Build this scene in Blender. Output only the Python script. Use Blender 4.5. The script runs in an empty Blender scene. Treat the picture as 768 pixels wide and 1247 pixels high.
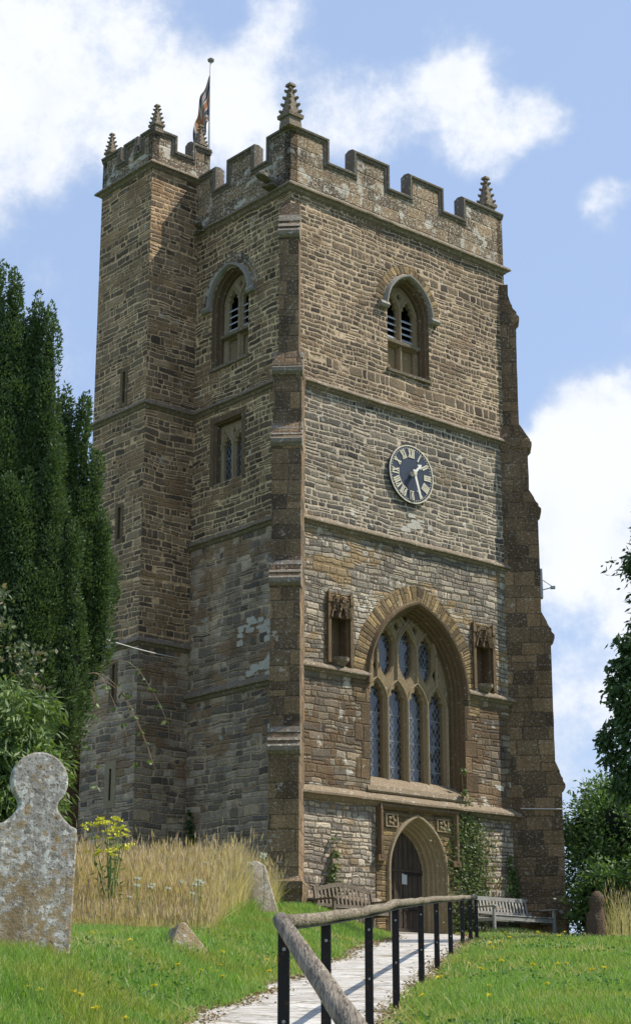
import bpy, bmesh, math, random
import numpy as np
from mathutils import Vector, Matrix, noise as mnoise
from mathutils.geometry import delaunay_2d_cdt
R = math.radians
random.seed(7); rng = np.random.default_rng(7)
SC = bpy.context.scene; COL = SC.collection

# ---------------------------------------------------------------- camera, sky, sun
cam = bpy.data.cameras.new('camera'); co = bpy.data.objects.new('camera', cam); COL.objects.link(co)
co.location = (0, 0, 0); co.rotation_euler = (R(90 + 16.795), 0, 0)
cam.sensor_fit = 'HORIZONTAL'; cam.sensor_width = 36; cam.lens = 36 * 2142 / 768
cam.clip_start = .1; cam.clip_end = 5000
SC.camera = co

SUN_AZ = R(7)          # measured from +x (to the right of the view) towards +y
SUN_EL = R(52.5)
sunv = Vector((math.cos(SUN_AZ) * math.cos(SUN_EL), math.sin(SUN_AZ) * math.cos(SUN_EL), math.sin(SUN_EL)))
sl = bpy.data.lights.new('sun', 'SUN'); sl.energy = 4.0; sl.angle = R(.5); sl.color = (1, .95, .87)
so = bpy.data.objects.new('sun', sl); COL.objects.link(so); so.rotation_euler = sunv.to_track_quat('Z', 'Y').to_euler()
so.location = (20, 0, 40)
SC.view_settings.view_transform = 'Standard'; SC.view_settings.look = 'None'
SC.view_settings.exposure = 0.5; SC.view_settings.gamma = 1
SC.view_settings.use_curve_mapping = False


class NT:
    """terse node builder"""
    def __init__(s, nt): s.nt = nt
    def n(s, t, **k):
        x = s.nt.nodes.new(t)
        for a, b in k.items(): setattr(x, a, b)
        return x
    def set(s, sock, v):
        if isinstance(v, bpy.types.NodeSocket): s.nt.links.new(v, sock)
        elif isinstance(v, (tuple, list)) and sock.type == 'RGBA' and len(v) == 3: sock.default_value = (*v, 1)
        else: sock.default_value = v
    def m(s, op, a, b=0.0, c=None, clamp=False):
        x = s.n('ShaderNodeMath', operation=op, use_clamp=clamp); s.set(x.inputs[0], a); s.set(x.inputs[1], b)
        if c is not None: s.set(x.inputs[2], c)
        return x.outputs[0]
    def vm(s, op, a, b=(0, 0, 0), scale=None):
        x = s.n('ShaderNodeVectorMath', operation=op); s.set(x.inputs[0], a); s.set(x.inputs[1], b)
        if scale is not None: s.set(x.inputs['Scale'], scale)
        return x.outputs['Value'] if op in ('DOT_PRODUCT', 'LENGTH', 'DISTANCE') else x.outputs[0]
    def xyz(s, x=0.0, y=0.0, z=0.0):
        c = s.n('ShaderNodeCombineXYZ'); s.set(c.inputs[0], x); s.set(c.inputs[1], y); s.set(c.inputs[2], z); return c.outputs[0]
    def sep(s, v):
        c = s.n('ShaderNodeSeparateXYZ'); s.set(c.inputs[0], v); return c.outputs
    def noise(s, v, scale, detail=2.0, rough=.5, col=False):
        x = s.n('ShaderNodeTexNoise'); s.set(x.inputs['Vector'], v); x.inputs['Scale'].default_value = scale
        x.inputs['Detail'].default_value = detail; x.inputs['Roughness'].default_value = rough
        return x.outputs['Color'] if col else x.outputs[0]
    def white(s, v, col=False):
        x = s.n('ShaderNodeTexWhiteNoise', noise_dimensions='3D'); s.set(x.inputs[0], v)
        return x.outputs['Color'] if col else x.outputs['Value']
    def vor(s, v, scale, feat='F1', rnd=1.0):
        x = s.n('ShaderNodeTexVoronoi', feature=feat); s.set(x.inputs['Vector'], v); x.inputs['Scale'].default_value = scale
        x.inputs['Randomness'].default_value = rnd; return x
    def ss(s, v, a, b, lo=0.0, hi=1.0):
        x = s.n('ShaderNodeMapRange', interpolation_type='SMOOTHSTEP'); s.set(x.inputs[0], v)
        x.inputs[1].default_value = a; x.inputs[2].default_value = b; x.inputs[3].default_value = lo; x.inputs[4].default_value = hi
        return x.outputs[0]
    def mix(s, f, a, b, blend='MIX'):
        x = s.n('ShaderNodeMix', data_type='RGBA', blend_type=blend); s.set(x.inputs[0], f); s.set(x.inputs[6], a); s.set(x.inputs[7], b)
        return x.outputs[2]
    def ramp(s, f, stops, mode='LINEAR'):
        x = s.n('ShaderNodeValToRGB'); s.set(x.inputs[0], f); e = x.color_ramp.elements; x.color_ramp.interpolation = mode
        while len(e) < len(stops): e.new(.5)
        for i, (p, c) in enumerate(stops): e[i].position = p; e[i].color = (*c, 1)
        return x.outputs[0]
    def bump(s, h, dist=1.0, strength=1.0, normal=None):
        x = s.n('ShaderNodeBump'); s.set(x.inputs['Height'], h); x.inputs['Distance'].default_value = dist
        x.inputs['Strength'].default_value = strength
        if normal is not None: s.set(x.inputs['Normal'], normal)
        return x.outputs[0]


def px_dir(x, y):
    """direction in the world seen at a point of the photograph (used only to say where clouds stand in the sky)"""
    p = R(16.795); X = x - 384; Y = 623.5 - y; f = 2142
    return Vector((X, f * math.cos(p) - Y * math.sin(p), f * math.sin(p) + Y * math.cos(p))).normalized()

w = bpy.data.worlds.new('World'); SC.world = w; w.use_nodes = True; nt = w.node_tree; nt.nodes.clear(); N = NT(nt)
sky = N.n('ShaderNodeTexSky', sky_type='NISHITA'); sky.sun_disc = False; sky.sun_elevation = SUN_EL
sky.sun_rotation = math.atan2(sunv.x, sunv.y); sky.air_density = 1.0; sky.dust_density = 1.0; sky.ozone_density = 1.3
geo = N.n('ShaderNodeTexCoord').outputs['Generated']
dv = N.vm('NORMALIZE', geo)
wob = N.vm('SCALE', N.vm('SUBTRACT', N.noise(dv, 9, 5, .6, col=True), (.5, .5, .5)), scale=.075)
dw = N.vm('ADD', dv, wob)
dens = None
for (x, y, r, a) in [(40, 60, 150, .95), (150, 60, 120, .9), (60, 190, 100, .8), (190, 160, 90, .75), (250, 120, 90, .6), (310, 105, 90, .62), (290, 200, 60, .35), (365, 30, 60, .5), (-150, 100, 250, .9),
                     (430, 130, 75, .7), (540, 110, 80, .95), (610, 150, 70, .95), (645, 120, 45, .7), (560, 190, 65, .6), (330, 160, 80, .55), (590, 210, 50, .4),
                     (745, 245, 45, .7), (700, 540, 90, .8), (760, 560, 120, .85), (690, 640, 80, .65), (760, 690, 110, .5), (720, 800, 120, .3), (720, 930, 120, .5), (700, 780, 230, .38), (900, 620, 220, .8),
                     (90, 455, 55, .5), (40, 400, 60, .3), (-100, 500, 140, .6), (1000, 150, 160, .5)]:
    c = px_dir(x, y); k = r / 2142
    d = N.vm('DISTANCE', dw, tuple(c))
    g = N.m('MULTIPLY', N.ss(d, k * .25, k * 1.25, 1, 0), a)
    dens = g if dens is None else N.m('SUBTRACT', N.m('ADD', dens, g), N.m('MULTIPLY', dens, g))
fb = N.noise(dv, 20, 10, .66)
fb2 = N.noise(dv, 7, 6, .6)
dens = N.m('ADD', dens, N.m('MULTIPLY', N.m('SUBTRACT', fb, .5), 1.7))
dens = N.m('ADD', dens, N.m('MULTIPLY', N.m('SUBTRACT', fb2, .5), .8))
cover = N.ss(dens, .12, .98)
shade = N.noise(N.vm('ADD', dv, (0, 0, .012)), 16, 6, .55)
shade = N.m('ADD', N.m('MULTIPLY', shade, .6), N.m('MULTIPLY', cover, .4))
ccol = N.mix(N.ss(shade, .3, .75), (4.1, 4.65, 5.6), (6.25, 6.4, 6.75))
skyc = N.mix(1.0, sky.outputs[0], (1.02, 1.0, 1.0), 'MULTIPLY')
skyc = N.mix(.66, skyc, (3.0, 4.0, 6.0))
out = N.mix(N.m('MULTIPLY', cover, .95), skyc, ccol)
bg = N.n('ShaderNodeBackground'); bg.inputs['Strength'].default_value = .115; N.set(bg.inputs['Color'], out)
wo = N.n('ShaderNodeOutputWorld'); nt.links.new(bg.outputs[0], wo.inputs[0])

# ---------------------------------------------------------------- object helpers
def tag(o, label=None, cat=None, group=None, kind=None):
    if label: o['label'] = label
    if cat: o['category'] = cat
    if group: o['group'] = group
    if kind: o['kind'] = kind
    return o
def empty(name, loc=(0, 0, 0), rz=0, label=None, cat=None, group=None):
    o = bpy.data.objects.new(name, None); COL.objects.link(o); o.location = loc; o.rotation_euler = (0, 0, rz)
    return tag(o, label, cat, group)
def auto_uv(me):
    nl = len(me.loops)
    if nl == 0: return
    P = np.empty(len(me.vertices) * 3); me.vertices.foreach_get('co', P); P = P.reshape(-1, 3)
    li = np.empty(nl, int); me.loops.foreach_get('vertex_index', li)
    npo = len(me.polygons); nr = np.empty(npo * 3); me.polygons.foreach_get('normal', nr); nr = nr.reshape(-1, 3)
    lt = np.empty(npo, int); me.polygons.foreach_get('loop_total', lt)
    ln = np.repeat(nr, lt, axis=0); p = P[li]
    t = np.stack([-ln[:, 1], ln[:, 0]], 1); L = np.linalg.norm(t, axis=1); flat = (np.abs(ln[:, 2]) > .85) | (L < 1e-6); L[L < 1e-6] = 1
    t /= L[:, None]
    u = np.where(flat, p[:, 0], p[:, 0] * t[:, 0] + p[:, 1] * t[:, 1]); v = np.where(flat, p[:, 1], p[:, 2])
    uvl = me.uv_layers.new(name='UVMap'); uvl.data.foreach_set('uv', np.stack([u, v], 1).ravel().astype(np.float32))
def link_mesh(name, me, mats, parent=None, smooth=False):
    if not isinstance(mats, (list, tuple)): mats = [mats]
    for m in mats: me.materials.append(m)
    if smooth: me.polygons.foreach_set('use_smooth', [True] * len(me.polygons))
    o = bpy.data.objects.new(name, me); COL.objects.link(o); o.parent = parent
    return o
def from_bm(name, bm, mats, parent=None, smooth=False, recalc=True, bevel=0, uv=True):
    if recalc: bmesh.ops.recalc_face_normals(bm, faces=bm.faces)
    me = bpy.data.meshes.new(name); bm.to_mesh(me); bm.free()
    if uv and not me.uv_layers: auto_uv(me)
    o = link_mesh(name, me, mats, parent, smooth)
    if bevel:
        b = o.modifiers.new('bevel', 'BEVEL'); b.width = bevel; b.segments = 1; b.limit_method = 'ANGLE'
    return o
def np_mesh(name, V, F, mats, parent=None, uv=False, smooth=False):
    me = bpy.data.meshes.new(name); V = np.asarray(V, np.float32); F = np.asarray(F, np.int32)
    me.vertices.add(len(V)); me.vertices.foreach_set('co', V.ravel())
    m, k = F.shape; me.loops.add(m * k); me.loops.foreach_set('vertex_index', F.ravel())
    me.polygons.add(m); me.polygons.foreach_set('loop_start', np.arange(0, m * k, k, dtype=np.int32))
    me.polygons.foreach_set('loop_total', np.full(m, k, np.int32)); me.update(calc_edges=True)
    if uv: auto_uv(me)
    return link_mesh(name, me, mats, parent, smooth)

def add_box(bm, lo, hi, M=None):
    vs = [bm.verts.new((x, y, z)) for x in (lo[0], hi[0]) for y in (lo[1], hi[1]) for z in (lo[2], hi[2])]
    for f in ((0, 1, 3, 2), (4, 6, 7, 5), (0, 4, 5, 1), (2, 3, 7, 6), (0, 2, 6, 4), (1, 5, 7, 3)): bm.faces.new([vs[i] for i in f])
    if M is not None:
        for v in vs: v.co = M @ v.co
    return vs
def loft(bm, rings, closed=True, cap0=False, cap1=False):
    vr = [[bm.verts.new(p) for p in r] for r in rings]; n = len(rings[0])
    for a, b in zip(vr, vr[1:]):
        for i in range(n if closed else n - 1):
            j = (i + 1) % n
            try: bm.faces.new((a[i], a[j], b[j], b[i]))
            except ValueError: pass
    if cap0: bm.faces.new(vr[0][::-1])
    if cap1: bm.faces.new(vr[-1])
    return vr
def tube(bm, pts, radii, n=6, wob=0):
    rings = []; pts = [Vector(p) for p in pts]
    if not isinstance(radii, (list, tuple)): radii = [radii] * len(pts)
    for i, p in enumerate(pts):
        d = (pts[min(i + 1, len(pts) - 1)] - pts[max(i - 1, 0)]).normalized()
        a = d.cross(Vector((0, 0, 1)))
        if a.length < .05: a = Vector((1, 0, 0))
        a.normalize(); b = d.cross(a)
        rings.append([p + (a * math.cos(2 * math.pi * k / n) + b * math.sin(2 * math.pi * k / n)) * radii[i] * (1 + wob * random.uniform(-1, 1)) for k in range(n)])
    loft(bm, rings, True, True, True)
def frame(o, u, nrm):
    o, u, nrm = Vector((*o, 0)), Vector((*u, 0)), Vector((*nrm, 0))
    return lambda a, z, d=0.0: o + u * a + nrm * d + Vector((0, 0, z))
def sweep(bm, fr, path, prof, closed=False, uvl=None):
    """mouldings: a profile of (in-plane offset to the left of the path, projection from the wall) along a path in a wall plane"""
    n = len(path); P = [Vector(p) for p in path]; rings = []
    for i in range(n):
        a = P[i - 1] if (i > 0 or closed) else None; b = P[(i + 1) % n] if (i < n - 1 or closed) else None
        ds = [(q).normalized() for q in ((P[i] - a) if a is not None else None, (b - P[i]) if b is not None else None) if q is not None and q.length > 1e-6]
        nn = [Vector((-d.y, d.x)) for d in ds]; m = sum(nn, Vector((0, 0))).normalized(); c = max(.35, m.dot(nn[0])); m = m / c
        rings.append([fr(P[i].x + m.x * q[0], P[i].y + m.y * q[0], q[1]) for q in prof])
    if closed: rings.append(rings[0])
    loft(bm, rings, True, not closed, not closed)
def plan_sweep(bm, path, prof, closed=False):
    """string courses: a profile of (projection, height) along a path in plan, outward to the right of the path"""
    n = len(path); P = [Vector(p) for p in path]; rings = []
    for i in range(n):
        a = P[i - 1] if (i > 0 or closed) else None; b = P[(i + 1) % n] if (i < n - 1 or closed) else None
        ds = [q.normalized() for q in ((P[i] - a) if a is not None else None, (b - P[i]) if b is not None else None) if q is not None]
        nn = [Vector((d.y, -d.x)) for d in ds]; m = sum(nn, Vector((0, 0))).normalized(); c = max(.35, m.dot(nn[0])); m = m / c
        rings.append([Vector((P[i].x + m.x * q[0], P[i].y + m.y * q[0], q[1])) for q in prof])
    if closed: rings.append(rings[0])
    loft(bm, rings, True, not closed, not closed)
def in_poly(x, y, L):
    c = False; j = len(L) - 1
    for i in range(len(L)):
        if (L[i][1] > y) != (L[j][1] > y) and x < (L[j][0] - L[i][0]) * (y - L[i][1]) / (L[j][1] - L[i][1]) + L[i][0]: c = not c
        j = i
    return c
def poly_plate(bm, fr, outer, holes, d):
    loops = [[(p[0], p[1]) for p in l] for l in [outer] + holes]; pts = []; ed = []
    for l in loops:
        k = len(pts); pts += [Vector(p) for p in l]; ed += [(k + i, k + (i + 1) % len(l)) for i in range(len(l))]
    vo, _, fo = delaunay_2d_cdt(pts, ed, [], 0, 1e-6)[:3]
    vs = [bm.verts.new(fr(p.x, p.y, d)) for p in vo]; fs = []
    for t in fo:
        cx = sum(vo[i].x for i in t) / 3; cy = sum(vo[i].y for i in t) / 3
        if in_poly(cx, cy, loops[0]) and not any(in_poly(cx, cy, h) for h in loops[1:]): fs.append(bm.faces.new([vs[i] for i in t]))
    for v in [v for v in vs if not v.link_faces]: bm.verts.remove(v)
    return vs, fs

# ---------------------------------------------------------------- materials
MATS = {}
def new_mat(name):
    m = bpy.data.materials.new(name); m.use_nodes = True; m.node_tree.nodes.clear(); N = NT(m.node_tree)
    b = N.n('ShaderNodeBsdfPrincipled'); o = N.n('ShaderNodeOutputMaterial'); m.node_tree.links.new(b.outputs[0], o.inputs[0])
    b.inputs['Roughness'].default_value = .9; b.inputs['Specular IOR Level'].default_value = .25
    MATS[name] = m; return m, N, b, o
def uvn(N): return N.n('ShaderNodeUVMap').outputs[0]

def masonry(name, h, wd, mw, stones, mortar, relief=.03, split=.35, patches=None, lichen=.0, lichen_col=(.60, .56, .46), dirt=.0, warp=1.0, moss=None, spots=None, seed=0.0, rowvar=1.0, mortar_in=True):
    m, N, b, o = new_mat(name); uv = N.vm('ADD', uvn(N), (seed * 3.7, seed * 1.9, seed))
    big = N.vm('SUBTRACT', N.noise(uv, .8, 2, col=True), (.5, .5, .5))
    fine = N.vm('SUBTRACT', N.noise(uv, 4.5, 2, col=True), (.5, .5, .5))
    p = N.vm('ADD', uv, N.vm('MULTIPLY', big, (.12 * warp, .22 * warp, 0)))
    p = N.vm('ADD', p, N.vm('MULTIPLY', fine, (.09 * warp, .055 * warp, 0)))
    s = N.sep(p); x, y = s[0], s[1]
    yy = N.m('ADD', N.m('DIVIDE', y, h), N.m('MULTIPLY', N.noise(N.xyz(0.0, y, seed), 1.6, 2), 3.6 * rowvar))
    row = N.m('FLOOR', yy); fv = N.m('FRACT', yy)
    r1 = N.white(N.xyz(row, 3.1, seed)); r2 = N.white(N.xyz(row, 9.7, seed))
    xx = N.m('DIVIDE', N.m('DIVIDE', x, wd), N.m('ADD', N.m('MULTIPLY', r1, .8 * rowvar), 1 - .4 * rowvar))
    xx = N.m('ADD', xx, N.m('MULTIPLY', r2, 57.0))
    xx = N.m('ADD', xx, N.m('MULTIPLY', N.noise(N.xyz(N.m('MULTIPLY', x, 1.0), N.m('MULTIPLY', row, 5.3), seed), 1.7, 1), 2.2 * rowvar))
    col = N.m('FLOOR', xx); fu = N.m('FRACT', xx)
    c0 = N.white(N.xyz(col, row, seed + 1)); c1 = N.white(N.xyz(col, row, seed + 2))
    ex = N.m('MULTIPLY', N.m('SUBTRACT', .5, N.m('ABSOLUTE', N.m('SUBTRACT', fu, .5))), wd)
    ey = N.m('MULTIPLY', N.m('SUBTRACT', .5, N.m('ABSOLUTE', N.m('SUBTRACT', fv, .5))), h)
    # some stones are two thin courses, some two short ones
    spv = N.m('LESS_THAN', c0, split * .35); sph = N.m('GREATER_THAN', c1, 1 - split)
    ey2 = N.m('MULTIPLY', N.m('ABSOLUTE', N.m('SUBTRACT', fv, .52)), h); ex2 = N.m('MULTIPLY', N.m('ABSOLUTE', N.m('SUBTRACT', fu, .55)), wd)
    ey = N.m('ADD', N.m('MULTIPLY', spv, N.m('MINIMUM', ey, ey2)), N.m('MULTIPLY', N.m('SUBTRACT', 1.0, spv), ey))
    ex = N.m('ADD', N.m('MULTIPLY', sph, N.m('MINIMUM', ex, ex2)), N.m('MULTIPLY', N.m('SUBTRACT', 1.0, sph), ex))
    cx = N.m('ADD', col, N.m('MULTIPLY', sph, N.m('MULTIPLY', N.m('GREATER_THAN', fu, .55), .37)))
    cy = N.m('ADD', row, N.m('MULTIPLY', spv, N.m('MULTIPLY', N.m('GREATER_THAN', fv, .52), .41)))
    rc = N.white(N.xyz(cx, cy, seed + 5), col=True); rs = N.sep(rc)
    d = N.m('SMOOTH_MIN', ex, ey, .03)
    d = N.m('ADD', d, N.m('MULTIPLY', N.m('SUBTRACT', N.noise(uv, 13, 3), .5), .03))
    mask = N.ss(d, mw * .35, mw * 1.15)
    face = N.ss(d, mw * .4, mw * 1.15 + .014)
    k = len(stones); scol = N.ramp(rs[0], [((i + .0) / k, c) for i, c in enumerate(stones)], 'CONSTANT')
    scol2 = N.ramp(rs[1], [(0, stones[0]), (.5, stones[len(stones) // 2]), (1, stones[-1])])
    scol = N.mix(.35, scol, scol2)
    fn = N.noise(uv, 22, 5, .7); scol = N.mix(1.0, scol, N.ramp(fn, [(.28, (.5, .5, .5)), (.5, (.96, .96, .96)), (.74, (1.5, 1.46, 1.38))]), 'MULTIPLY')
    scol = N.mix(1.0, scol, N.ramp(rs[2], [(0, (.52, .52, .55)), (.5, (.98, .97, .95)), (1, (1.5, 1.44, 1.34))]), 'MULTIPLY')
    mcol = N.mix(1.0, mortar, N.ramp(N.noise(uv, 6, 3), [(.3, (.62, .6, .58)), (.7, (1.15, 1.15, 1.15))]), 'MULTIPLY')
    c = N.mix(mask, mcol, scol)
    if patches:   # ochre or brown ashlar replaced in patches
        pcol, amt = patches
        pm = N.ss(N.noise(N.xyz(N.m('MULTIPLY', x, .9), N.m('MULTIPLY', y, 1.5), seed), .9, 3), .62 - amt * .25, .68 - amt * .25)
        pm = N.m('MULTIPLY', pm, N.ss(rs[1], .25, .3)); c = N.mix(N.m('MULTIPLY', pm, .8), c, N.mix(1.0, pcol, N.ramp(fn, [(.3, (.6, .6, .6)), (.7, (1.3, 1.3, 1.3))]), 'MULTIPLY'))
    if spots:     # speckles of dark and white lichen
        amt = spots
        v = N.noise(uv, 17, 4, .75); c = N.mix(N.ss(v, .60 - amt * .06, .68 - amt * .06, 0, .85), c, lichen_col)
        v2 = N.noise(N.vm('ADD', uv, (31, 7, 0)), 24, 3, .7); c = N.mix(N.ss(v2, .56, .66, 0, .75), c, (.045, .038, .03))
    if lichen:
        v = N.noise(N.vm('ADD', uv, (5, 11, 0)), 2.4, 6, .72); c = N.mix(N.ss(v, .66 - lichen * .16, .70 - lichen * .16, 0, .8), c, lichen_col)
    big_ = N.ramp(N.noise(N.vm('MULTIPLY', uv, (.5, .8, 1)), 1.0, 5, .6), [(.32, (.78, .77, .76)), (.66, (1.16, 1.15, 1.12))]); c = N.mix(1.0, c, big_, 'MULTIPLY')
    if dirt:
        s2 = N.noise(N.vm('MULTIPLY', uv, (1.6, .35, 1)), 1.2, 4, .6); c = N.mix(1.0, c, N.ramp(s2, [(.35, (1 - dirt,) * 3), (.6, (1.05, 1.05, 1.05))]), 'MULTIPLY')
    if moss:
        v = N.noise(N.vm('ADD', uv, (3, 41, 0)), 1.1, 5, .65); c = N.mix(N.ss(v, .56, .68, 0, .6), c, moss)
    N.set(b.inputs['Base Color'], c); N.set(b.inputs['Roughness'], .93)
    hh = N.m('MULTIPLY', face, N.m('ADD', .55, N.m('MULTIPLY', rs[1], .7)))
    hh = N.m('ADD', N.m('MULTIPLY', hh, relief * .8), N.m('MULTIPLY', N.noise(uv, 16, 6, .72), relief * 1.15))
    hh = N.m('ADD', hh, N.m('MULTIPLY', N.noise(uv, 60, 3, .6), relief * .18))
    N.set(b.inputs['Normal'], N.bump(hh, 1.0, 1.0))
    return m

GOLD = (.40, .30, .17)
M_TOP = masonry('rubble_belfry', .135, .33, .0215, [(0.123, 0.096, 0.068), (0.162, 0.126, 0.087), (0.208, 0.162, 0.108), (0.094, 0.077, 0.058), (0.238, 0.178, 0.117)], (0.599, 0.459, 0.305), .034, patches=((0.238, 0.165, 0.099), .2), lichen=.1, dirt=.15)
M_CLK = masonry('rubble_clock_stage', .14, .38, .021, [(0.161, 0.145, 0.122), (0.123, 0.110, 0.094), (0.208, 0.186, 0.148), (0.095, 0.085, 0.075), (0.179, 0.158, 0.126)], (0.606, 0.507, 0.372), .034, patches=((0.247, 0.190, 0.122), .15), lichen=.3, dirt=.1, seed=2)
M_MID = masonry('rubble_window_stage', .128, .33, .013, [(0.354, 0.316, 0.255), (0.282, 0.248, 0.197), (0.428, 0.380, 0.309), (0.230, 0.200, 0.157), (0.365, 0.312, 0.232)], (0.170, 0.133, 0.095), .045, patches=((0.354, 0.243, 0.117), .35), lichen=.45, dirt=.15, seed=3)
M_LOW = masonry('rubble_lower_stage', .165, .42, .013, [(0.271, 0.223, 0.165), (0.206, 0.164, 0.119), (0.336, 0.284, 0.215), (0.157, 0.121, 0.084), (0.238, 0.184, 0.123)], (0.148, 0.111, 0.075), .042, patches=((0.195, 0.124, 0.064), .8), lichen=.45, dirt=.25, seed=4)
M_BASE = masonry('rubble_door_stage', .12, .30, .015, [(0.441, 0.384, 0.313), (0.363, 0.317, 0.253), (0.518, 0.458, 0.375), (0.297, 0.249, 0.194), (0.419, 0.358, 0.273)], (0.218, 0.172, 0.122), .05, patches=((0.363, 0.259, 0.146), .25), lichen=.4, dirt=.1, seed=5)
M_NUP = masonry('rubble_side_upper', .135, .35, .0205, [(0.200, 0.146, 0.097), (0.267, 0.193, 0.124), (0.156, 0.119, 0.085), (0.312, 0.225, 0.140)], (0.800, 0.591, 0.335), .032, patches=((0.312, 0.204, 0.110), .3), lichen=.1, dirt=.2, seed=6)  # side stone and mortar colours raised to lighten this shaded wall
M_NLO = masonry('rubble_side_lower', .15, .42, .017, [(0.367, 0.299, 0.230), (0.266, 0.216, 0.164), (0.480, 0.400, 0.312), (0.201, 0.162, 0.124), (0.400, 0.309, 0.216)], (0.652, 0.484, 0.314), .038, patches=((0.358, 0.227, 0.127), .5), lichen=.3, dirt=.3, seed=7)  # colours lifted to brighten the lower wall in shade
M_TUR = masonry('rubble_turret', .14, .38, .019, [(0.228, 0.163, 0.106), (0.293, 0.212, 0.136), (0.176, 0.135, 0.094), (0.345, 0.248, 0.152)], (0.777, 0.531, 0.301), .032, patches=((0.368, 0.235, 0.122), .3), lichen=.15, dirt=.2, seed=8)  # turret colours raised too, making up for its shade
M_PAR = masonry('ashlar_parapet', .33, .62, .009, [(0.221, 0.154, 0.087), (0.256, 0.180, 0.104), (0.198, 0.138, 0.080), (0.233, 0.164, 0.095)], (0.121, 0.089, 0.056), .022, split=.1, warp=.3, rowvar=.25, lichen=.75, spots=1.35, dirt=.2, seed=9)
M_BUT = masonry('ashlar_buttress', .36, .55, .011, [(0.215, 0.142, 0.077), (0.251, 0.165, 0.087), (0.185, 0.127, 0.075), (0.227, 0.154, 0.086)], (0.141, 0.097, 0.058), .02, split=.1, warp=.3, rowvar=.25, lichen=.3, lichen_col=(0.478, 0.420, 0.339), spots=.75, dirt=.3, seed=10)
M_NAVE = masonry('rubble_nave', .14, .42, .014, [(0.262, 0.169, 0.089), (0.193, 0.128, 0.074), (0.317, 0.204, 0.108)], (0.455, 0.279, 0.138), .03, dirt=.2, seed=11)
M_VOU = masonry('voussoirs', .11, .8, .008, [(0.279, 0.195, 0.093), (0.230, 0.165, 0.083), (0.312, 0.229, 0.120), (0.206, 0.150, 0.083)], (0.122, 0.090, 0.053), .03, split=.3, warp=.5, rowvar=.5, lichen=.2, dirt=.2, seed=12)
M_QUO = masonry('window_quoins', .42, .6, .007, [(0.184, 0.125, 0.067), (0.225, 0.157, 0.086), (0.159, 0.109, 0.064)], (0.092, 0.063, 0.038), .03, split=.1, warp=.3, rowvar=.3, lichen=.3, dirt=.3, seed=13)

def stone(name, base, base2, spots=.5, rough_b=.012, dark=.3):
    m, N, b, o = new_mat(name); uv = N.n('ShaderNodeTexCoord').outputs['Object']
    c = N.mix(N.noise(uv, 3.2, 5, .65), base, base2)
    c = N.mix(1.0, c, N.ramp(N.noise(uv, 26, 5, .75), [(.3, (1 - dark,) * 3), (.5, (1, 1, 1)), (.72, (1.25, 1.22, 1.15))]), 'MULTIPLY')
    v = N.noise(uv, 14, 4, .75); c = N.mix(N.ss(v, .62 - spots * .07, .69 - spots * .07, 0, .85), c, (.52, .50, .44))
    N.set(b.inputs['Base Color'], c)
    N.set(b.inputs['Normal'], N.bump(N.m('MULTIPLY', N.noise(uv, 20, 6, .7), rough_b), 1.0, 1.0)); return m
M_DRESS = stone('dressed_stone_brown', (.105, .07, .038), (.19, .13, .07), .2)  # brown stone, darkened further to carry the shade of jambs and reveals
M_DRESSL = stone('dressed_stone_tan', (.25, .19, .11), (.37, .29, .175), .3)
M_TRAC = stone('tracery_stone', (.30, .225, .125), (.21, .15, .08), .15)
M_BAR = stone('lit_bar_stone', (.40, .31, .19), (.30, .225, .13), .2)  # tracery stone in a lighter copy, the lit edges painted into the bars
M_GREY = stone('hood_stone_grey', (.34, .31, .255), (.24, .215, .175), .4)
M_STR = stone('string_course_stone', (.16, .12, .078), (.27, .215, .145), .7, .025)
M_STR2 = stone('string_course_tan', (.19, .14, .085), (.29, .225, .145), .6, .025)
M_COPE = stone('coping_stone', (.20, .165, .12), (.13, .108, .08), .6, .02)
M_LIME = stone('lichened_offset', (.17, .125, .078), (.27, .235, .18), .9, .015)
M_ROOF = stone('lead_roof', (.16, .17, .18), (.12, .125, .13), .1, .004)

def simple(name, c, rough=.6, metal=0, n=0.0, nscale=20, spec=.3):
    m, N, b, o = new_mat(name); b.inputs['Roughness'].default_value = rough; b.inputs['Metallic'].default_value = metal
    b.inputs['Specular IOR Level'].default_value = spec
    uv = N.n('ShaderNodeTexCoord').outputs['Object']
    v = N.ramp(N.noise(uv, nscale, 4, .65), [(.3, (1 - n,) * 3), (.7, (1 + n,) * 3)])
    N.set(b.inputs['Base Color'], N.mix(1.0, c, v, 'MULTIPLY')); return m
M_VOID = simple('black_unlit_inside', (.012, .012, .012), 1)  # near-black colour standing in for unlit space behind the windows
M_LOUV = simple('grey_louvre_boards', (.42, .43, .44), .6, 0, .25)
def iron():
    m, N, b, o = new_mat('black_painted_iron'); p = N.n('ShaderNodeTexCoord').outputs['Object']
    r = N.ss(N.noise(p, 26, 5, .75), .56, .64); N.set(b.inputs['Base Color'], N.mix(r, (.014, .012, .011), (.085, .038, .018)))
    N.set(b.inputs['Roughness'], N.m('ADD', .5, N.m('MULTIPLY', r, .4))); N.set(b.inputs['Normal'], N.bump(N.m('MULTIPLY', N.noise(p, 60, 4), .004))); return m
M_IRON = iron()
M_CREAM = simple('cream_gilt_paint', (.64, .57, .41), .55, 0, .22, 14)
M_HAND = simple('pale_gilt_hand', (.80, .76, .66), .5, 0, .05)
M_WIRE = simple('pale_cable', (.62, .60, .56), .5)
M_METAL = simple('galvanised_bracket', (.30, .31, .30), .4, .6, .2)
M_PAPER = simple('paper_notice', (.45, .47, .48), .7, 0, .15, 60)
M_GLDK = simple('dark_glossy_lens', (.02, .02, .025), .1, 0, 0, 1, .6)

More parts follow.
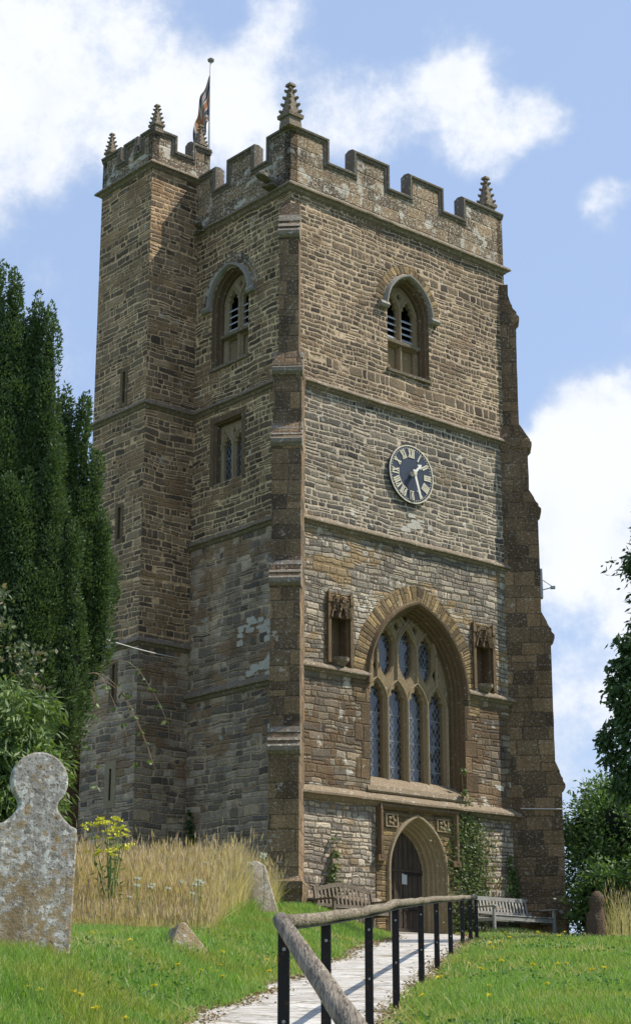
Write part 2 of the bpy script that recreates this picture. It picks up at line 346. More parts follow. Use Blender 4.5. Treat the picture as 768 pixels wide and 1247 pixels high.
def glass_mat():
    m, N, b, o = new_mat('leaded_glass'); s = N.sep(uvn(N)); x, y = s[0], s[1]
    a = N.m('ADD', N.m('MULTIPLY', x, 1 / .125), N.m('MULTIPLY', y, 1 / .2)); c = N.m('SUBTRACT', N.m('MULTIPLY', x, 1 / .125), N.m('MULTIPLY', y, 1 / .2))
    fa = N.m('ABSOLUTE', N.m('SUBTRACT', N.m('FRACT', a), .5)); fc = N.m('ABSOLUTE', N.m('SUBTRACT', N.m('FRACT', c), .5))
    lead = N.ss(N.m('MAXIMUM', fa, fc), .415, .455)
    fy = N.m('ABSOLUTE', N.m('SUBTRACT', N.m('FRACT', N.m('DIVIDE', y, .62)), .5)); bar = N.ss(fy, .472, .482)
    lead = N.m('MAXIMUM', lead, bar)
    cell = N.white(N.xyz(N.m('FLOOR', a), N.m('FLOOR', c), 1.0), col=True)
    tilt = N.vm('SCALE', N.vm('SUBTRACT', cell, (.5, .5, .5)), scale=.16)
    g = N.n('ShaderNodeNewGeometry').outputs['Normal']; nn = N.vm('NORMALIZE', N.vm('ADD', g, tilt))
    N.set(b.inputs['Base Color'], N.mix(lead, N.mix(N.sep(cell)[0], (.010, .013, .018), (.028, .036, .048)), (.16, .165, .165)))
    N.set(b.inputs['Roughness'], N.m('ADD', .22, N.m('MULTIPLY', lead, .4))); b.inputs['Specular IOR Level'].default_value = .6
    b.inputs['IOR'].default_value = 1.7
    N.set(b.inputs['Normal'], nn); return m
M_GLASS = glass_mat()

def wood(name, c1, c2, scale=(40, 40, 3), lichen=0.0, rough=.8, b_=.004, crack=0.0):
    m, N, b, o = new_mat(name); p = N.n('ShaderNodeTexCoord').outputs['Object']
    g = N.noise(N.vm('MULTIPLY', p, scale), 1.0, 5, .7); c = N.mix(N.ss(g, .3, .7), c1, c2)
    c = N.mix(1.0, c, N.ramp(N.noise(p, 1.7, 3), [(.3, (.75, .75, .75)), (.7, (1.15, 1.15, 1.15))]), 'MULTIPLY')
    if crack:
        k = N.noise(N.vm('ADD', N.vm('MULTIPLY', p, tuple(q * .5 for q in scale)), (7, 3, 1)), 1.0, 3, .6); c = N.mix(N.ss(N.m('ABSOLUTE', N.m('SUBTRACT', k, .5)), .0, .03, crack, 0), c, (.03, .022, .016))
        c = N.mix(1.0, c, N.ramp(N.noise(p, 9, 5, .7), [(.35, (.84, .83, .82)), (.65, (1.14, 1.14, 1.14))]), 'MULTIPLY')
    if lichen:
        v = N.noise(p, 24, 4, .7); c = N.mix(N.ss(v, .62 - lichen * .1, .70 - lichen * .1, 0, .7), c, (.50, .49, .36))
    N.set(b.inputs['Base Color'], c); b.inputs['Roughness'].default_value = rough
    N.set(b.inputs['Normal'], N.bump(N.m('MULTIPLY', g, b_), 1.0, 1.0)); return m
M_DOOR = wood('weathered_oak_door', (.042, .031, .022), (.105, .080, .058), (45, 45, 1.6))
M_BENCH = wood('silvered_teak', (.27, .255, .225), (.44, .42, .37), (30, 30, 30), .3)
M_BENCHB = wood('brown_teak', (.13, .10, .07), (.25, .205, .15), (30, 30, 30), .3)
M_RAILW = wood('weathered_pole_wood', (.13, .10, .065), (.33, .275, .185), (90, 3, 90), .25, .8, .01, .9)
M_RAILN = wood('weathered_pole_wood_brown', (.12, .095, .07), (.31, .26, .19), (90, 5, 10), .15, .8, .01, .9)
M_BARK = wood('bark', (.06, .045, .03), (.16, .12, .08), (14, 14, 2.5), 0, .95, .03)

def clock_mat():
    m, N, b, o = new_mat('dark_blue_dial'); p = N.n('ShaderNodeTexCoord').outputs['Object']
    N.set(b.inputs['Base Color'], N.mix(N.noise(p, 9, 4), (.022, .028, .045), (.055, .07, .10))); b.inputs['Roughness'].default_value = .45
    return m
M_DIAL = clock_mat()

def leaf_mat(name, cols, trans=.25, rough=.55, patch=None):
    m = bpy.data.materials.new(name); m.use_nodes = True; m.node_tree.nodes.clear(); N = NT(m.node_tree); MATS[name] = m
    g = N.n('ShaderNodeNewGeometry'); r = g.outputs['Random Per Island']
    c = N.ramp(r, [(i / max(1, len(cols) - 1), q) for i, q in enumerate(cols)])
    if patch:
        pn = N.noise(g.outputs['Position'], patch[1], 3, .6); c = N.mix(N.ss(pn, .45, .62, 0, patch[2]), c, N.mix(1.0, c, patch[0], 'MULTIPLY'))
    b = N.n('ShaderNodeBsdfPrincipled'); N.set(b.inputs['Base Color'], c); b.inputs['Roughness'].default_value = rough; b.inputs['Specular IOR Level'].default_value = .35
    t = N.n('ShaderNodeBsdfTranslucent'); N.set(t.inputs[0], N.mix(1.0, c, (1.2, 1.3, .6), 'MULTIPLY'))
    mx = N.n('ShaderNodeMixShader'); mx.inputs[0].default_value = trans; m.node_tree.links.new(b.outputs[0], mx.inputs[1]); m.node_tree.links.new(t.outputs[0], mx.inputs[2])
    o = N.n('ShaderNodeOutputMaterial'); m.node_tree.links.new(mx.outputs[0], o.inputs[0]); return m
L_YEW = leaf_mat('yew_leaf', [(.052, .090, .034), (.085, .135, .048), (.130, .185, .066), (.060, .102, .038)], .22)
L_CORE = simple('dark_foliage_core', (.010, .018, .009), 1, 0, .4)  # near-black filler colour standing in for shade inside the foliage
L_BUSH = leaf_mat('bright_shrub_leaf', [(.11, .18, .045), (.17, .25, .07), (.08, .13, .035), (.24, .30, .12)], .3)
L_ELDER = leaf_mat('pale_shrub_leaf', [(.09, .14, .06), (.20, .22, .12), (.06, .10, .035), (.26, .20, .14)], .25)
L_TREE = leaf_mat('dark_tree_leaf', [(.035, .07, .02), (.06, .11, .03), (.09, .15, .05), (.045, .08, .025)], .25)
L_HEDGE = leaf_mat('hedge_leaf', [(.07, .13, .035), (.12, .20, .055), (.19, .27, .10), (.08, .14, .04)], .35, patch=((.6, .7, .7), .7, .8))
L_IVY = leaf_mat('ivy_leaf', [(.07, .13, .03), (.12, .19, .05), (.18, .22, .09), (.05, .09, .025)], .25)
L_IVYP = leaf_mat('pale_ivy_leaf', [(.10, .16, .05), (.17, .23, .09), (.26, .28, .15), (.08, .12, .04)], .25)
L_GRASS = leaf_mat('lawn_grass_blade', [(.15, .29, .045), (.21, .37, .06), (.27, .42, .09), (.12, .23, .035), (.38, .43, .17), (.19, .34, .055)], .4, .5, patch=((1.4, 1.0, 1.0), 1.1, .8))
L_WEED = leaf_mat('clover_leaf', [(.06, .15, .03), (.09, .20, .05), (.13, .24, .07)], .3)
L_LITTER = leaf_mat('dry_litter', [(.20, .13, .06), (.34, .25, .12), (.12, .08, .04), (.42, .36, .22)], .1, .8)
L_STRAW = leaf_mat('dry_grass_stem', [(.52, .42, .20), (.66, .55, .30), (.44, .34, .17), (.74, .64, .40), (.50, .43, .20)], .4, .7)
L_SEED = leaf_mat('dry_seed_head', [(.46, .34, .21), (.58, .46, .29), (.36, .25, .16), (.62, .52, .34)], .35, .8)
L_YEL = leaf_mat('yellow_petal', [(.75, .60, .03), (.80, .68, .06)], .2)
L_RAG = leaf_mat('ragwort_floret', [(.60, .58, .04), (.72, .66, .08), (.50, .50, .05)], .2)
L_WHT = leaf_mat('white_floret', [(.62, .58, .50), (.72, .70, .62)], .2)
L_STEM = leaf_mat('green_stem', [(.10, .17, .04), (.14, .22, .06)], .1)

# ---------------------------------------------------------------- terrain
YP = [-60, 0, 5, 13, 23, 30, 38, 42, 90, 800]; ZP = [-4.5, -1.2, -.66, .17, 1.16, 1.62, 2.15, 2.32, 2.6, 2.6]
def sst(t): t = np.clip(t, 0, 1); return t * t * (3 - 2 * t)
def path_right(y): return np.interp(y, [-20, 7, 13.2, 26.8, 31, 41.2], [-4.0, -.245, .57, 2.40, 2.75, 3.05])
def path_left(y):
    y = np.asarray(y, float)
    return path_right(y) - np.interp(y, [0, 13, 22, 30, 41.2], [1.3, 1.27, 1.22, 1.5, 1.6]) + .07 * np.sin(y * 2.3) + .05 * np.sin(y * 5.1 + 1)
def terrain(x, y):
    x = np.asarray(x, float); y = np.asarray(y, float); z = np.interp(y, YP, ZP)
    dl = path_left(y) - x; bk = np.interp(y, [0, 8, 14, 20, 23, 27, 34, 38], [.30, .40, .40, .24, .30, .47, .33, .10])
    z = z + sst((dl + .02) / 1.3) * bk
    dr = x - path_right(y); z = z + sst(dr / 1.0) * np.interp(y, [10, 22, 30], [.07, .05, 0]) - sst((dr - .5) / 3) * np.interp(y, [28, 36, 60, 90], [0, .08, .08, 0])
    onp = (dl < 0) & (dr < 0)
    z = z + np.where(onp, 0, (np.sin(x * 2.3 + y * .7) + np.sin(y * 1.9 - x * 1.1)) * .012)
    return z
def tz(x, y): return float(terrain(x, y))

def grid_mesh(name, xs, ys, zf, mat, parent=None):
    X, Y = np.meshgrid(xs, ys); Z = zf(X, Y); V = np.stack([X, Y, Z], -1).reshape(-1, 3); nx, ny = len(xs), len(ys)
    i = np.arange(ny - 1)[:, None] * nx + np.arange(nx - 1)[None]; F = np.stack([i, i + 1, i + nx + 1, i + nx], -1).reshape(-1, 4)
    return np_mesh(name, V, F, mat, parent, uv=True, smooth=True)
def ground_mat():
    m, N, b, o = new_mat('turf_soil'); p = N.n('ShaderNodeTexCoord').outputs['Object']
    c = N.mix(N.noise(p, 6, 5, .7), (.055, .10, .02), (.12, .19, .04)); c = N.mix(N.ss(N.noise(p, 1.1, 4), .56, .7, 0, .6), c, (.15, .15, .06))
    N.set(b.inputs['Base Color'], c); N.set(b.inputs['Normal'], N.bump(N.m('MULTIPLY', N.noise(p, 18, 5), .05))); return m
xs = np.concatenate([np.linspace(-900, -30, 14), np.linspace(-28, -8, 21), np.linspace(-7.5, 12, 118), np.linspace(13, 35, 23), np.linspace(40, 900, 14)])
ys = np.concatenate([np.linspace(-60, -4, 10), np.linspace(-3, 46, 148), np.linspace(48, 95, 20), np.linspace(110, 900, 14)])
g = grid_mesh('ground', xs, ys, terrain, ground_mat()); tag(g, kind='structure')

def path_mat():
    m, N, b, o = new_mat('worn_stone_path'); p = N.n('ShaderNodeTexCoord').outputs['Object']
    q = N.vm('ADD', p, N.vm('SCALE', N.vm('SUBTRACT', N.noise(p, 3, 3, col=True), (.5, .5, .5)), scale=.25))
    q = N.vm('MULTIPLY', q, (1.3, 2.0, 0.0))
    e = N.vor(q, 1.5, 'DISTANCE_TO_EDGE').outputs[0]; cc = N.vor(q, 1.5).outputs['Color']
    c = N.mix(N.sep(cc)[0], (.46, .43, .38), (.60, .57, .51)); c = N.mix(N.ss(e, .012, .04), (.30, .26, .20), c)
    c = N.mix(1.0, c, N.ramp(N.noise(p, 12, 6, .75), [(.3, (.70, .68, .66)), (.65, (1.12, 1.12, 1.12))]), 'MULTIPLY')
    c = N.mix(N.ss(N.noise(p, 1.6, 5, .7), .50, .68, 0, .65), c, (.30, .255, .19)); c = N.mix(N.ss(N.noise(p, 5, 5, .75), .58, .66, 0, .5), c, (.13, .14, .08))
    N.set(b.inputs['Base Color'], c)
    N.set(b.inputs['Normal'], N.bump(N.m('ADD', N.m('MULTIPLY', N.ss(e, 0, .06), .01), N.m('MULTIPLY', N.noise(p, 22, 6, .75), .014)))); return m
def strip(name, yl, yr_, fl, fr_, n, m, up, mat):
    ys_ = np.linspace(yl, yr_, n); V = []
    for i, y in enumerate(ys_):
        a, c = fl(y), fr_(y); jl = .09 * mnoise.noise((y * 1.7, 3, 0)) + .05 * mnoise.noise((y * 6, 1, 0)); jr = .05 * mnoise.noise((y * 2.1, 7, 0))
        for k in range(m):
            x = a + jl + (c + jr - a - jl) * k / (m - 1); V.append((x, y, float(np.interp(y, YP, ZP)) + up))
    i = np.arange(n - 1)[:, None] * m + np.arange(m - 1)[None]; F = np.stack([i, i + 1, i + m + 1, i + m], -1).reshape(-1, 4)
    return np_mesh(name, V, F, mat, None, uv=True, smooth=True)
# the path lies a little above the turf sheet; its ragged edges are overgrown by the lawn
tag(strip('path', -6, 41.3, lambda y: path_left(y) - .03, lambda y: path_right(y) - .02, 420, 6, .035, path_mat()), kind='structure')
def grit_mat():
    m, N, b, o = new_mat('path_edge_grit'); p = N.n('ShaderNodeTexCoord').outputs['Object']
    v = N.vor(p, 22); c = N.mix(N.sep(v.outputs['Color'])[0], (.34, .28, .19), (.56, .50, .40)); c = N.mix(N.ss(N.noise(p, 5, 4), .45, .6, 0, .7), c, (.26, .20, .11))
    N.set(b.inputs['Base Color'], c); N.set(b.inputs['Normal'], N.bump(N.m('MULTIPLY', v.outputs[0], .03))); return m
M_GRIT = grit_mat()
tag(strip('path_verge', -6, 41.0, lambda y: path_left(y) - .16, lambda y: path_right(y) + .12, 420, 8, .026, M_GRIT), kind='structure')

# ---------------------------------------------------------------- church
CW = math.atan2(.657, .754); CO = Vector((-.602, 38.5, 0)); W = 7.5; DP = 7.2; BZ = 2.0
church = empty('church', (CO.x, CO.y, 0), CW, 'tall square stone church tower with battlements, stair turret, arched west door and big traceried window', 'church')
def cw(u, v, z=0): return CO + Vector((u * math.cos(CW) - v * math.sin(CW), u * math.sin(CW) + v * math.cos(CW), z))
FF = frame((0, 0), (1, 0), (0, -1)); FL = frame((0, 0), (0, 1), (-1, 0)); FR = frame((W, 0), (0, 1), (1, 0)); FB = frame((0, DP), (1, 0), (0, 1))
TU0, TU1, TV0, TV1 = -1.48, .36, 3.7, 5.95
TF = frame((0, TV0), (1, 0), (0, -1)); TL = frame((TU0, 0), (0, 1), (-1, 0)); TR = frame((TU1, 0), (0, 1), (1, 0)); TB = frame((0, TV1), (1, 0), (0, 1))

def arch(u0, u1, sill, zs, za, inset=0.0, n=12, sill_k=.5):
    a = (u1 - u0) / 2; h = za - zs; Rr = (a * a + h * h) / (2 * a); c = (u0 + u1) / 2; r = Rr - inset; x0 = u0 + Rr   # centre of the left arc
    tt = math.acos((x0 - c) / r)
    L = [(x0 - r * math.cos(tt * i / n), zs + r * math.sin(tt * i / n)) for i in range(n + 1)]
    Rt = [(2 * c - p[0], p[1]) for p in reversed(L[:-1])]
    return [(u0 + inset, sill + inset * sill_k)] + L + Rt + [(u1 - inset, sill + inset * sill_k)]
def cusped(u0, u1, sill, zs, za, n=14, k=.16, bottom=None):
    """a light with a cusped head; with bottom = (z of its point) the foot tapers too"""
    a = (u1 - u0) / 2; h = za - zs; Rr = (a * a + h * h) / (2 * a); c = (u0 + u1) / 2; x0 = u0 + Rr; L = []
    for i in range(n + 1):
        t = i / n; ins = a * k * 1.6 * (math.exp(-((t - .36) / .085) ** 2) + .8 * math.exp(-((t - .72) / .08) ** 2))
        r = Rr - ins; tt = math.acos((x0 - c) / Rr) * t; x = x0 - r * math.cos(tt); L.append((min(x, c), zs + r * math.sin(tt)))
    L[-1] = (c, za); Rt = [(2 * c - p[0], p[1]) for p in reversed(L[:-1])]
    if bottom is None: return [(u0, sill)] + L + Rt + [(u1, sill)]
    foot = [(c, bottom), (u0 + a * .45, bottom + (sill - bottom) * .45), (u0 + a * .05, sill)]
    return foot + L + Rt + [(u1 - a * .05, sill), (u1 - a * .45, bottom + (sill - bottom) * .45)]
def jambs(name, fr, shapes, mat, parent, closed=True):
    """shapes: (points, depth) rings from the wall face inwards"""
    bm = bmesh.new(); loft(bm, [[fr(p[0], p[1], -d) for p in pts] for pts, d in shapes], closed)
    return from_bm(name, bm, mat, parent)
def scaled(pts, k):
    c = Vector((sum(p[0] for p in pts) / len(pts), sum(p[1] for p in pts) / len(pts)))
    hw = max(p[0] for p in pts) - c.x; hh = max(p[1] for p in pts) - c.y; hh = max(hh, c.y - min(p[1] for p in pts))
    return [(c.x + (p[0] - c.x) * (1 + k / max(hw, .03)), c.y + (p[1] - c.y) * (1 + k / max(hh, .03))) for p in pts]
def traceried(name, fr, outer, lights, d0, thick, mat, parent, bars=(), ch=.035):
    bm = bmesh.new(); big = [scaled(l, ch) for l in lights]
    poly_plate(bm, fr, outer, big, -d0)
    for b_, l in zip(big, lights):
        loft(bm, [[fr(p[0], p[1], -d0) for p in b_], [fr(p[0], p[1], -d0 - ch * 1.3) for p in l], [fr(p[0], p[1], -d0 - thick) for p in l]])
    t = from_bm(name, bm, mat, parent)
    for path, wd, pr in bars:
        b_ = bmesh.new(); sweep(b_, fr, path, [(-wd, -d0 - .01), (-wd, -d0 + pr * .3), (-wd * .3, -d0 + pr), (wd * .3, -d0 + pr), (wd, -d0 + pr * .3), (wd, -d0 - .01)])
        from_bm('mullion' if len(path) == 2 else 'tracery_bar', b_, M_BAR, parent)
    return t
def pane(name, fr, pts, d, mat, parent):
    bm = bmesh.new(); poly_plate(bm, fr, pts, [], -d); return from_bm(name, bm, mat, parent)

# --- window and door openings of the west wall
BW = dict(u0=2.45, u1=5.57, sill=5.62, zs=8.0, za=10.03)
big = lambda i: arch(BW['u0'], BW['u1'], BW['sill'], BW['zs'], BW['za'], i, 16, .9)
BF = dict(u0=3.17, u1=4.61, sill=16.0, zs=17.62, za=18.55)
bel = lambda i: arch(BF['u0'], BF['u1'], BF['sill'], BF['zs'], BF['za'], i, 12, .3)
DR = dict(u0=3.02, u1=4.78, sill=2.0, zs=3.75, za=4.97)
dor = lambda i: arch(DR['u0'], DR['u1'], DR['sill'], DR['zs'], DR['za'], i, 12, 0)
def niche_shape(u0, u1, i=0): return [(u0 + i, 8.26), (u0 + i, 9.36), ((u0 + u1) / 2 - .12, 9.60 - i), ((u0 + u1) / 2, 9.74 - i), ((u0 + u1) / 2 + .12, 9.60 - i), (u1 - i, 9.36), (u1 - i, 8.26)]
NI = [(1.22, 1.82), (5.98, 6.58)]
BL = dict(v0=1.57, v1=3.02, sill=16.0, zs=17.62, za=18.50)
bll = lambda i: arch(BL['v0'], BL['v1'], BL['sill'], BL['zs'], BL['za'], i, 12, .3)
SW = (1.78, 2.86, 12.94, 14.52)
sqr = lambda i: [(SW[0] + i, SW[2] + i * .3), (SW[0] + i, SW[3] - i), (SW[1] - i, SW[3] - i), (SW[1] - i, SW[2] + i * .3)]

def banded_wall(name, fr, outline, holes, bands, parent):
    """one wall; the masonry changes at the string courses. bands: [(z above which it applies, material)] from the top down"""
    bm = bmesh.new(); poly_plate(bm, fr, outline, holes, 0)
    for z, _ in bands[:-1]:
        g_ = bm.verts[:] + bm.edges[:] + bm.faces[:]; bmesh.ops.bisect_plane(bm, geom=g_, plane_co=(0, 0, z), plane_no=(0, 0, 1), dist=1e-5)
    for f in bm.faces:
        zc = f.calc_center_median().z
        for i, (z, _) in enumerate(bands):
            if zc > z: f.material_index = i; break
    n = fr(0, 0, 1) - fr(0, 0, 0)
    for f in bm.faces:
        f.normal_update()
        if f.normal.dot(n) < 0: f.normal_flip()
    return from_bm(name, bm, [b_[1] for b_ in bands], parent, recalc=False)
ZA, ZB, ZC, ZD, ZDL, ZE = 19.93, 15.0, 11.58, 8.15, 7.85, 5.32
banded_wall('west_wall', FF, [(0, BZ), (0, ZA), (W, ZA), (W, BZ)], [big(0), bel(0), dor(0)] + [niche_shape(*n_) for n_ in NI],
            [(ZB, M_TOP), (ZC, M_CLK), (ZD, M_MID), (ZE, M_LOW), (0, M_BASE)], church)
banded_wall('north_wall', FL, [(0, BZ), (0, ZA), (DP, ZA), (DP, BZ)], [bll(0), sqr(0)], [(ZC, M_NUP), (0, M_NLO)], church)
banded_wall('south_wall', FR, [(0, BZ), (0, ZA), (DP, ZA), (DP, BZ)], [], [(ZC, M_TOP), (0, M_LOW)], church)
banded_wall('east_wall', FB, [(0, BZ), (0, ZA), (W, ZA), (W, BZ)], [], [(0, M_NUP)], church)
bm = bmesh.new(); add_box(bm, (.3, .3, 19.7), (W - .3, DP - .3, 20.15)); from_bm('roof', bm, M_ROOF, church)

# --- parapets
def parapet(name, fr, L, spans, z0, ztop, zcren, th, parent, dz=0.0, mat=M_PAR, ret0=0.0, ret1=0.0):
    """a crenellated wall with moulded coping that follows the steps"""
    top = []; 
    for i, (a, b_) in enumerate(spans):
        if i == 0 and a > ret0 + 1e-3: top += [(ret0, zcren), (a, zcren)]
        top += [(a, ztop), (b_, ztop)]
        if i < len(spans) - 1: top += [(b_, zcren), (spans[i + 1][0], zcren)]
        elif b_ < L - 1e-3: top += [(b_, zcren), (L, zcren)]
    outl = [(top[0][0], z0)] + top + [(top[-1][0], z0)]
    bm = bmesh.new(); poly_plate(bm, fr, outl, [], 0); poly_plate(bm, fr, outl, [], -th)
    loft(bm, [[fr(q[0], q[1], 0) for q in outl], [fr(q[0], q[1], -th) for q in outl]])
    bmesh.ops.remove_doubles(bm, verts=bm.verts, dist=1e-5)
    p = from_bm(name, bm, mat, parent)
    clean = [top[0]] + [q for k, q in enumerate(top[1:], 1) if (Vector(q) - Vector(top[k - 1])).length > 1e-4]
    bm = bmesh.new(); sweep(bm, fr, clean, [(-.095 + dz, -.004), (-.095 + dz, .022), (-.06 + dz, .045), (-.03 + dz, .02), (-.012 + dz, .065), (.03 + dz, .075), (.075 + dz, .03), (.085 + dz, -th / 2), (.05 + dz, -th - .06), (-.02 + dz, -th - .05), (-.02 + dz, -.01)])
    from_bm('coping', bm, M_COPE, p); return p
parapet('parapet', FF, W, [(0, 1.16), (2.08, 3.22), (4.03, 5.17), (6.0, W)], ZA, 21.50, 20.86, .22, church)
parapet('parapet', FL, TV0, [(.0, .84), (1.45, 2.42), (3.02, TV0)], ZA, 21.50, 20.86, .22, church, dz=-.004)
parapet('parapet', FR, DP, [(0, 1.1), (2.0, 3.1), (4.0, 5.1), (6.1, DP)], ZA, 21.50, 20.86, .22, church, dz=-.006)
parapet('parapet', FB, W, [(0, 1.16), (2.08, 3.22), (4.03, 5.17), (6.0, W)], ZA, 21.50, 20.86, .22, church, dz=-.008)

# --- stair turret
TZ = 21.47; TH = (.10, .62)
def turret_wall(fr, a0, a1, slits, name):
    return banded_wall(name, fr, [(a0, BZ), (a0, TZ), (a1, TZ), (a1, BZ)], [[(v - w_, z0), (v - w_, z1), (v + w_, z1), (v + w_, z0)] for v, z0, z1, w_ in slits], [(14.91, M_TUR), (9.04, M_TUR), (0, M_NLO)], church)
SL = [(4.64, 15.22, 16.04, .055), (4.65, 11.70, 12.50, .06), (4.67, 7.75, 8.60, .05), (4.66, 5.38, 6.12, .045)]
turret_wall(TF, TU0, TU1, [], 'turret_wall'); turret_wall(TL, TV0, TV1, SL, 'turret_wall'); turret_wall(TB, TU0, TU1, [], 'turret_wall')
banded_wall('turret_wall', TR, [(TV0, 19.9), (TV0, TZ), (TV1, TZ), (TV1, 19.9)], [], [(0, M_TUR)], church)
bm = bmesh.new(); add_box(bm, (TU0 + .25, TV0 + .25, 21.3), (TU1 - .25, TV1 - .25, 21.7)); from_bm('turret_roof', bm, M_ROOF, church)
for i, (v, z0, z1, hw) in enumerate(SL):
    t = jambs('slit_window', TL, [([(v - hw, z0), (v - hw, z1), (v + hw, z1), (v + hw, z0)], 0), ([(v - hw, z0), (v - hw, z1), (v + hw, z1), (v + hw, z0)], .3)], M_DRESS, church)
    pane('black_slit_panel', TL, [(v - hw, z0), (v - hw, z1), (v + hw, z1), (v + hw, z0)], .29, M_VOID, t)  # black panel closing the slit, darkness put in its colour
    bm = bmesh.new(); k = .18 if i == 3 else .10
    sweep(bm, TL, [(v - hw, z0), (v - hw, z1), (v + hw, z1), (v + hw, z0)], [(.0, 0), (.0, .012), (k, .012), (k, 0)], closed=True)
    from_bm('surround', bm, M_DRESSL if i == 3 else M_DRESS, t)
TT, TC = 22.42, 21.98
parapet('turret_parapet', TF, TU1, [(TU0, -.80), (-.22, TU1)], TZ, TT, TC, .2, church, ret0=TU0)
parapet('turret_parapet', TL, TV1, [(TV0, 4.17), (4.42, 4.90), (5.18, TV1)], TZ, TT, TC, .2, church, dz=-.004, ret0=TV0)
parapet('turret_parapet', TB, TU1, [(TU0, -.80), (-.22, TU1)], TZ, TT, TC, .2, church, dz=-.006, ret0=TU0)
parapet('turret_parapet', TR, TV1, [(TV0, 4.17), (4.42, 4.90), (5.18, TV1)], TZ, TT, TC, .2, church, dz=-.008, ret0=TV0)

# --- string courses
def drip(z, p=.13, h=.2): return [(-.02, z - h * .75), (p * .3, z - h * .6), (p * .55, z - h * .35), (p, z - h * .25), (p, z - .02), (p * .75, z + .03), (-.02, z + h * .55)]
def string(path, z, closed=False, p=.13, h=.2, mat=M_STR):
    bm = bmesh.new(); sub = []
    P = [Vector(q) for q in path]
    for a, b_ in zip(P, P[1:] + ([P[0]] if closed else [])):
        k = max(1, int((b_ - a).length / .35))
        for i in range(k): sub.append(a.lerp(b_, i / k))
    if not closed: sub.append(P[-1])
    plan_sweep(bm, sub, drip(z, p, h), closed)
    for v in bm.verts:
        q = v.co; v.co += Vector((mnoise.noise(q * 3), mnoise.noise(q * 3 + Vector((9, 0, 0))), mnoise.noise(q * 2.5 + Vector((0, 9, 0))))) * .018
    return from_bm('string_course', bm, mat, church)
string([(0, TV0 + .1), (0, 0), (W, 0), (W, DP), (0, DP), (0, TV1 - .1)], ZA, p=.15, h=.24)
string([(TU0, TV1), (TU0, TV0), (TU1, TV0), (TU1, TV1)], TZ, closed=True, p=.15, h=.22)
string([(0, TV1), (TU0, TV1), (TU0, TV0), (0, TV0), (0, 0), (W, 0), (W, DP)], ZB - .03)
string([(0, TV0), (0, 0), (W, 0), (W, DP)], ZC)
string([(0, TV1), (TU0, TV1), (TU0, TV0), (0, TV0)], 9.04, p=.12)
string([(0, TV0), (0, 0)], ZDL, p=.14, h=.24)
string([(0, 0), (2.36, 0)], ZD); string([(5.66, 0), (W, 0)], ZD)
string([(0, 0), (W, 0)], ZE, p=.18, h=.26, mat=M_STR2)
string([(0, TV1), (TU0, TV1), (TU0, TV0), (0, TV0), (0, 0), (2.7, 0)], 3.0, p=.1)
string([(5.2, 0), (W, 0), (W, 3)], 3.0, p=.1)

# --- diagonal buttresses with weathered offsets
PROF = [(19.42, .0), (18.50, .43), (18.42, .43), (18.32, .38), (15.45, .38), (14.98, .64), (14.84, .64), (14.74, .57), (13.62, .57), (13.16, .82), (13.04, .82), (12.94, .77),
        (10.40, .77), (9.84, 1.03), (9.72, 1.03), (9.62, .97), (6.62, .97), (6.10, 1.15), (5.98, 1.15), (5.88, 1.10), (3.34, 1.10), (3.22, 1.20), (3.06, 1.20), (2.96, 1.14), (2.35, 1.14), (2.1, 1.24), (1.9, 1.24)]
def buttress(org, dr, roff, wmat=None):
    d = Vector((*dr, 0)).normalized(); s = Vector((-d.y, d.x, 0)); o = Vector((*org, 0)); root = None
    HW = [(19.42, .235), (15.0, .235), (14.98, .36), (14.84, .36), (14.74, .33), (3.34, .33), (3.22, .42), (2.96, .42), (2.9, .37), (1.9, .37)]
    def hw(z):
        zz = [q[0] for q in HW][::-1]; hh = [q[1] for q in HW][::-1]; return float(np.interp(z, zz, hh))
    rows = []
    for (za, ra), (zb, rb) in zip(PROF, PROF[1:]):
        k = max(1, int((za - zb) / .3))
        for i in range(k): rows.append((za + (zb - za) * i / k, ra + (rb - ra) * i / k))
    rows.append(PROF[-1]); bm = bmesh.new(); rings = []
    for z, r in rows:
        r = max(r + roff, .01); h = hw(z); P = [o + s * -h - d * .5, o + s * -h + d * r, o + s * h + d * r, o + s * h - d * .5]
        ring = []
        for q in P:
            q = q + Vector((0, 0, z)); j = Vector((mnoise.noise(q * 2.2), mnoise.noise(q * 2.2 + Vector((7, 0, 0))), 0)) * .018; ring.append(q + j)
        rings.append(ring)
    loft(bm, rings, True, True, True); root = from_bm('buttress', bm, M_BUT, church)
    # lichened weatherings: moulded blocks lying on each offset
    for (zt, zb, r0, r1) in ((19.02, 18.42, .18, .45), (15.40, 14.86, .38, .65), (13.60, 13.06, .57, .83), (10.36, 9.74, .77, 1.04), (6.58, 6.0, .97, 1.16)):
        bm = bmesh.new(); h = hw(zb - .3) + (.008 if wmat else .025); steps = [(zt, r0 + .01), (zt - (zt - zb) * .36, r0 + (r1 - r0) * .36 + .03), (zt - (zt - zb) * .38, r0 + (r1 - r0) * .36 - .01), (zt - (zt - zb) * .68, r0 + (r1 - r0) * .8 + .02), (zt - (zt - zb) * .7, r0 + (r1 - r0) * .8 - .03), (zb + .06, r1 + .03), (zb - .03, r1 + .03), (zb - .1, r1 - .04)]
        loft(bm, [[o + s * -h + d * (r0 + roff - .15) + Vector((0, 0, z)), o + s * -h + d * (r + roff) + Vector((0, 0, z)), o + s * h + d * (r + roff) + Vector((0, 0, z)), o + s * h + d * (r0 + roff - .15) + Vector((0, 0, z))] for z, r in steps], True, True, True)
        from_bm('weathering', bm, wmat or M_LIME, root)
    return root
buttress((0, 0), (-1, -1), 0.0)
rb_ = buttress((W + .12, 0), (1, -1), -.2, M_BUT)

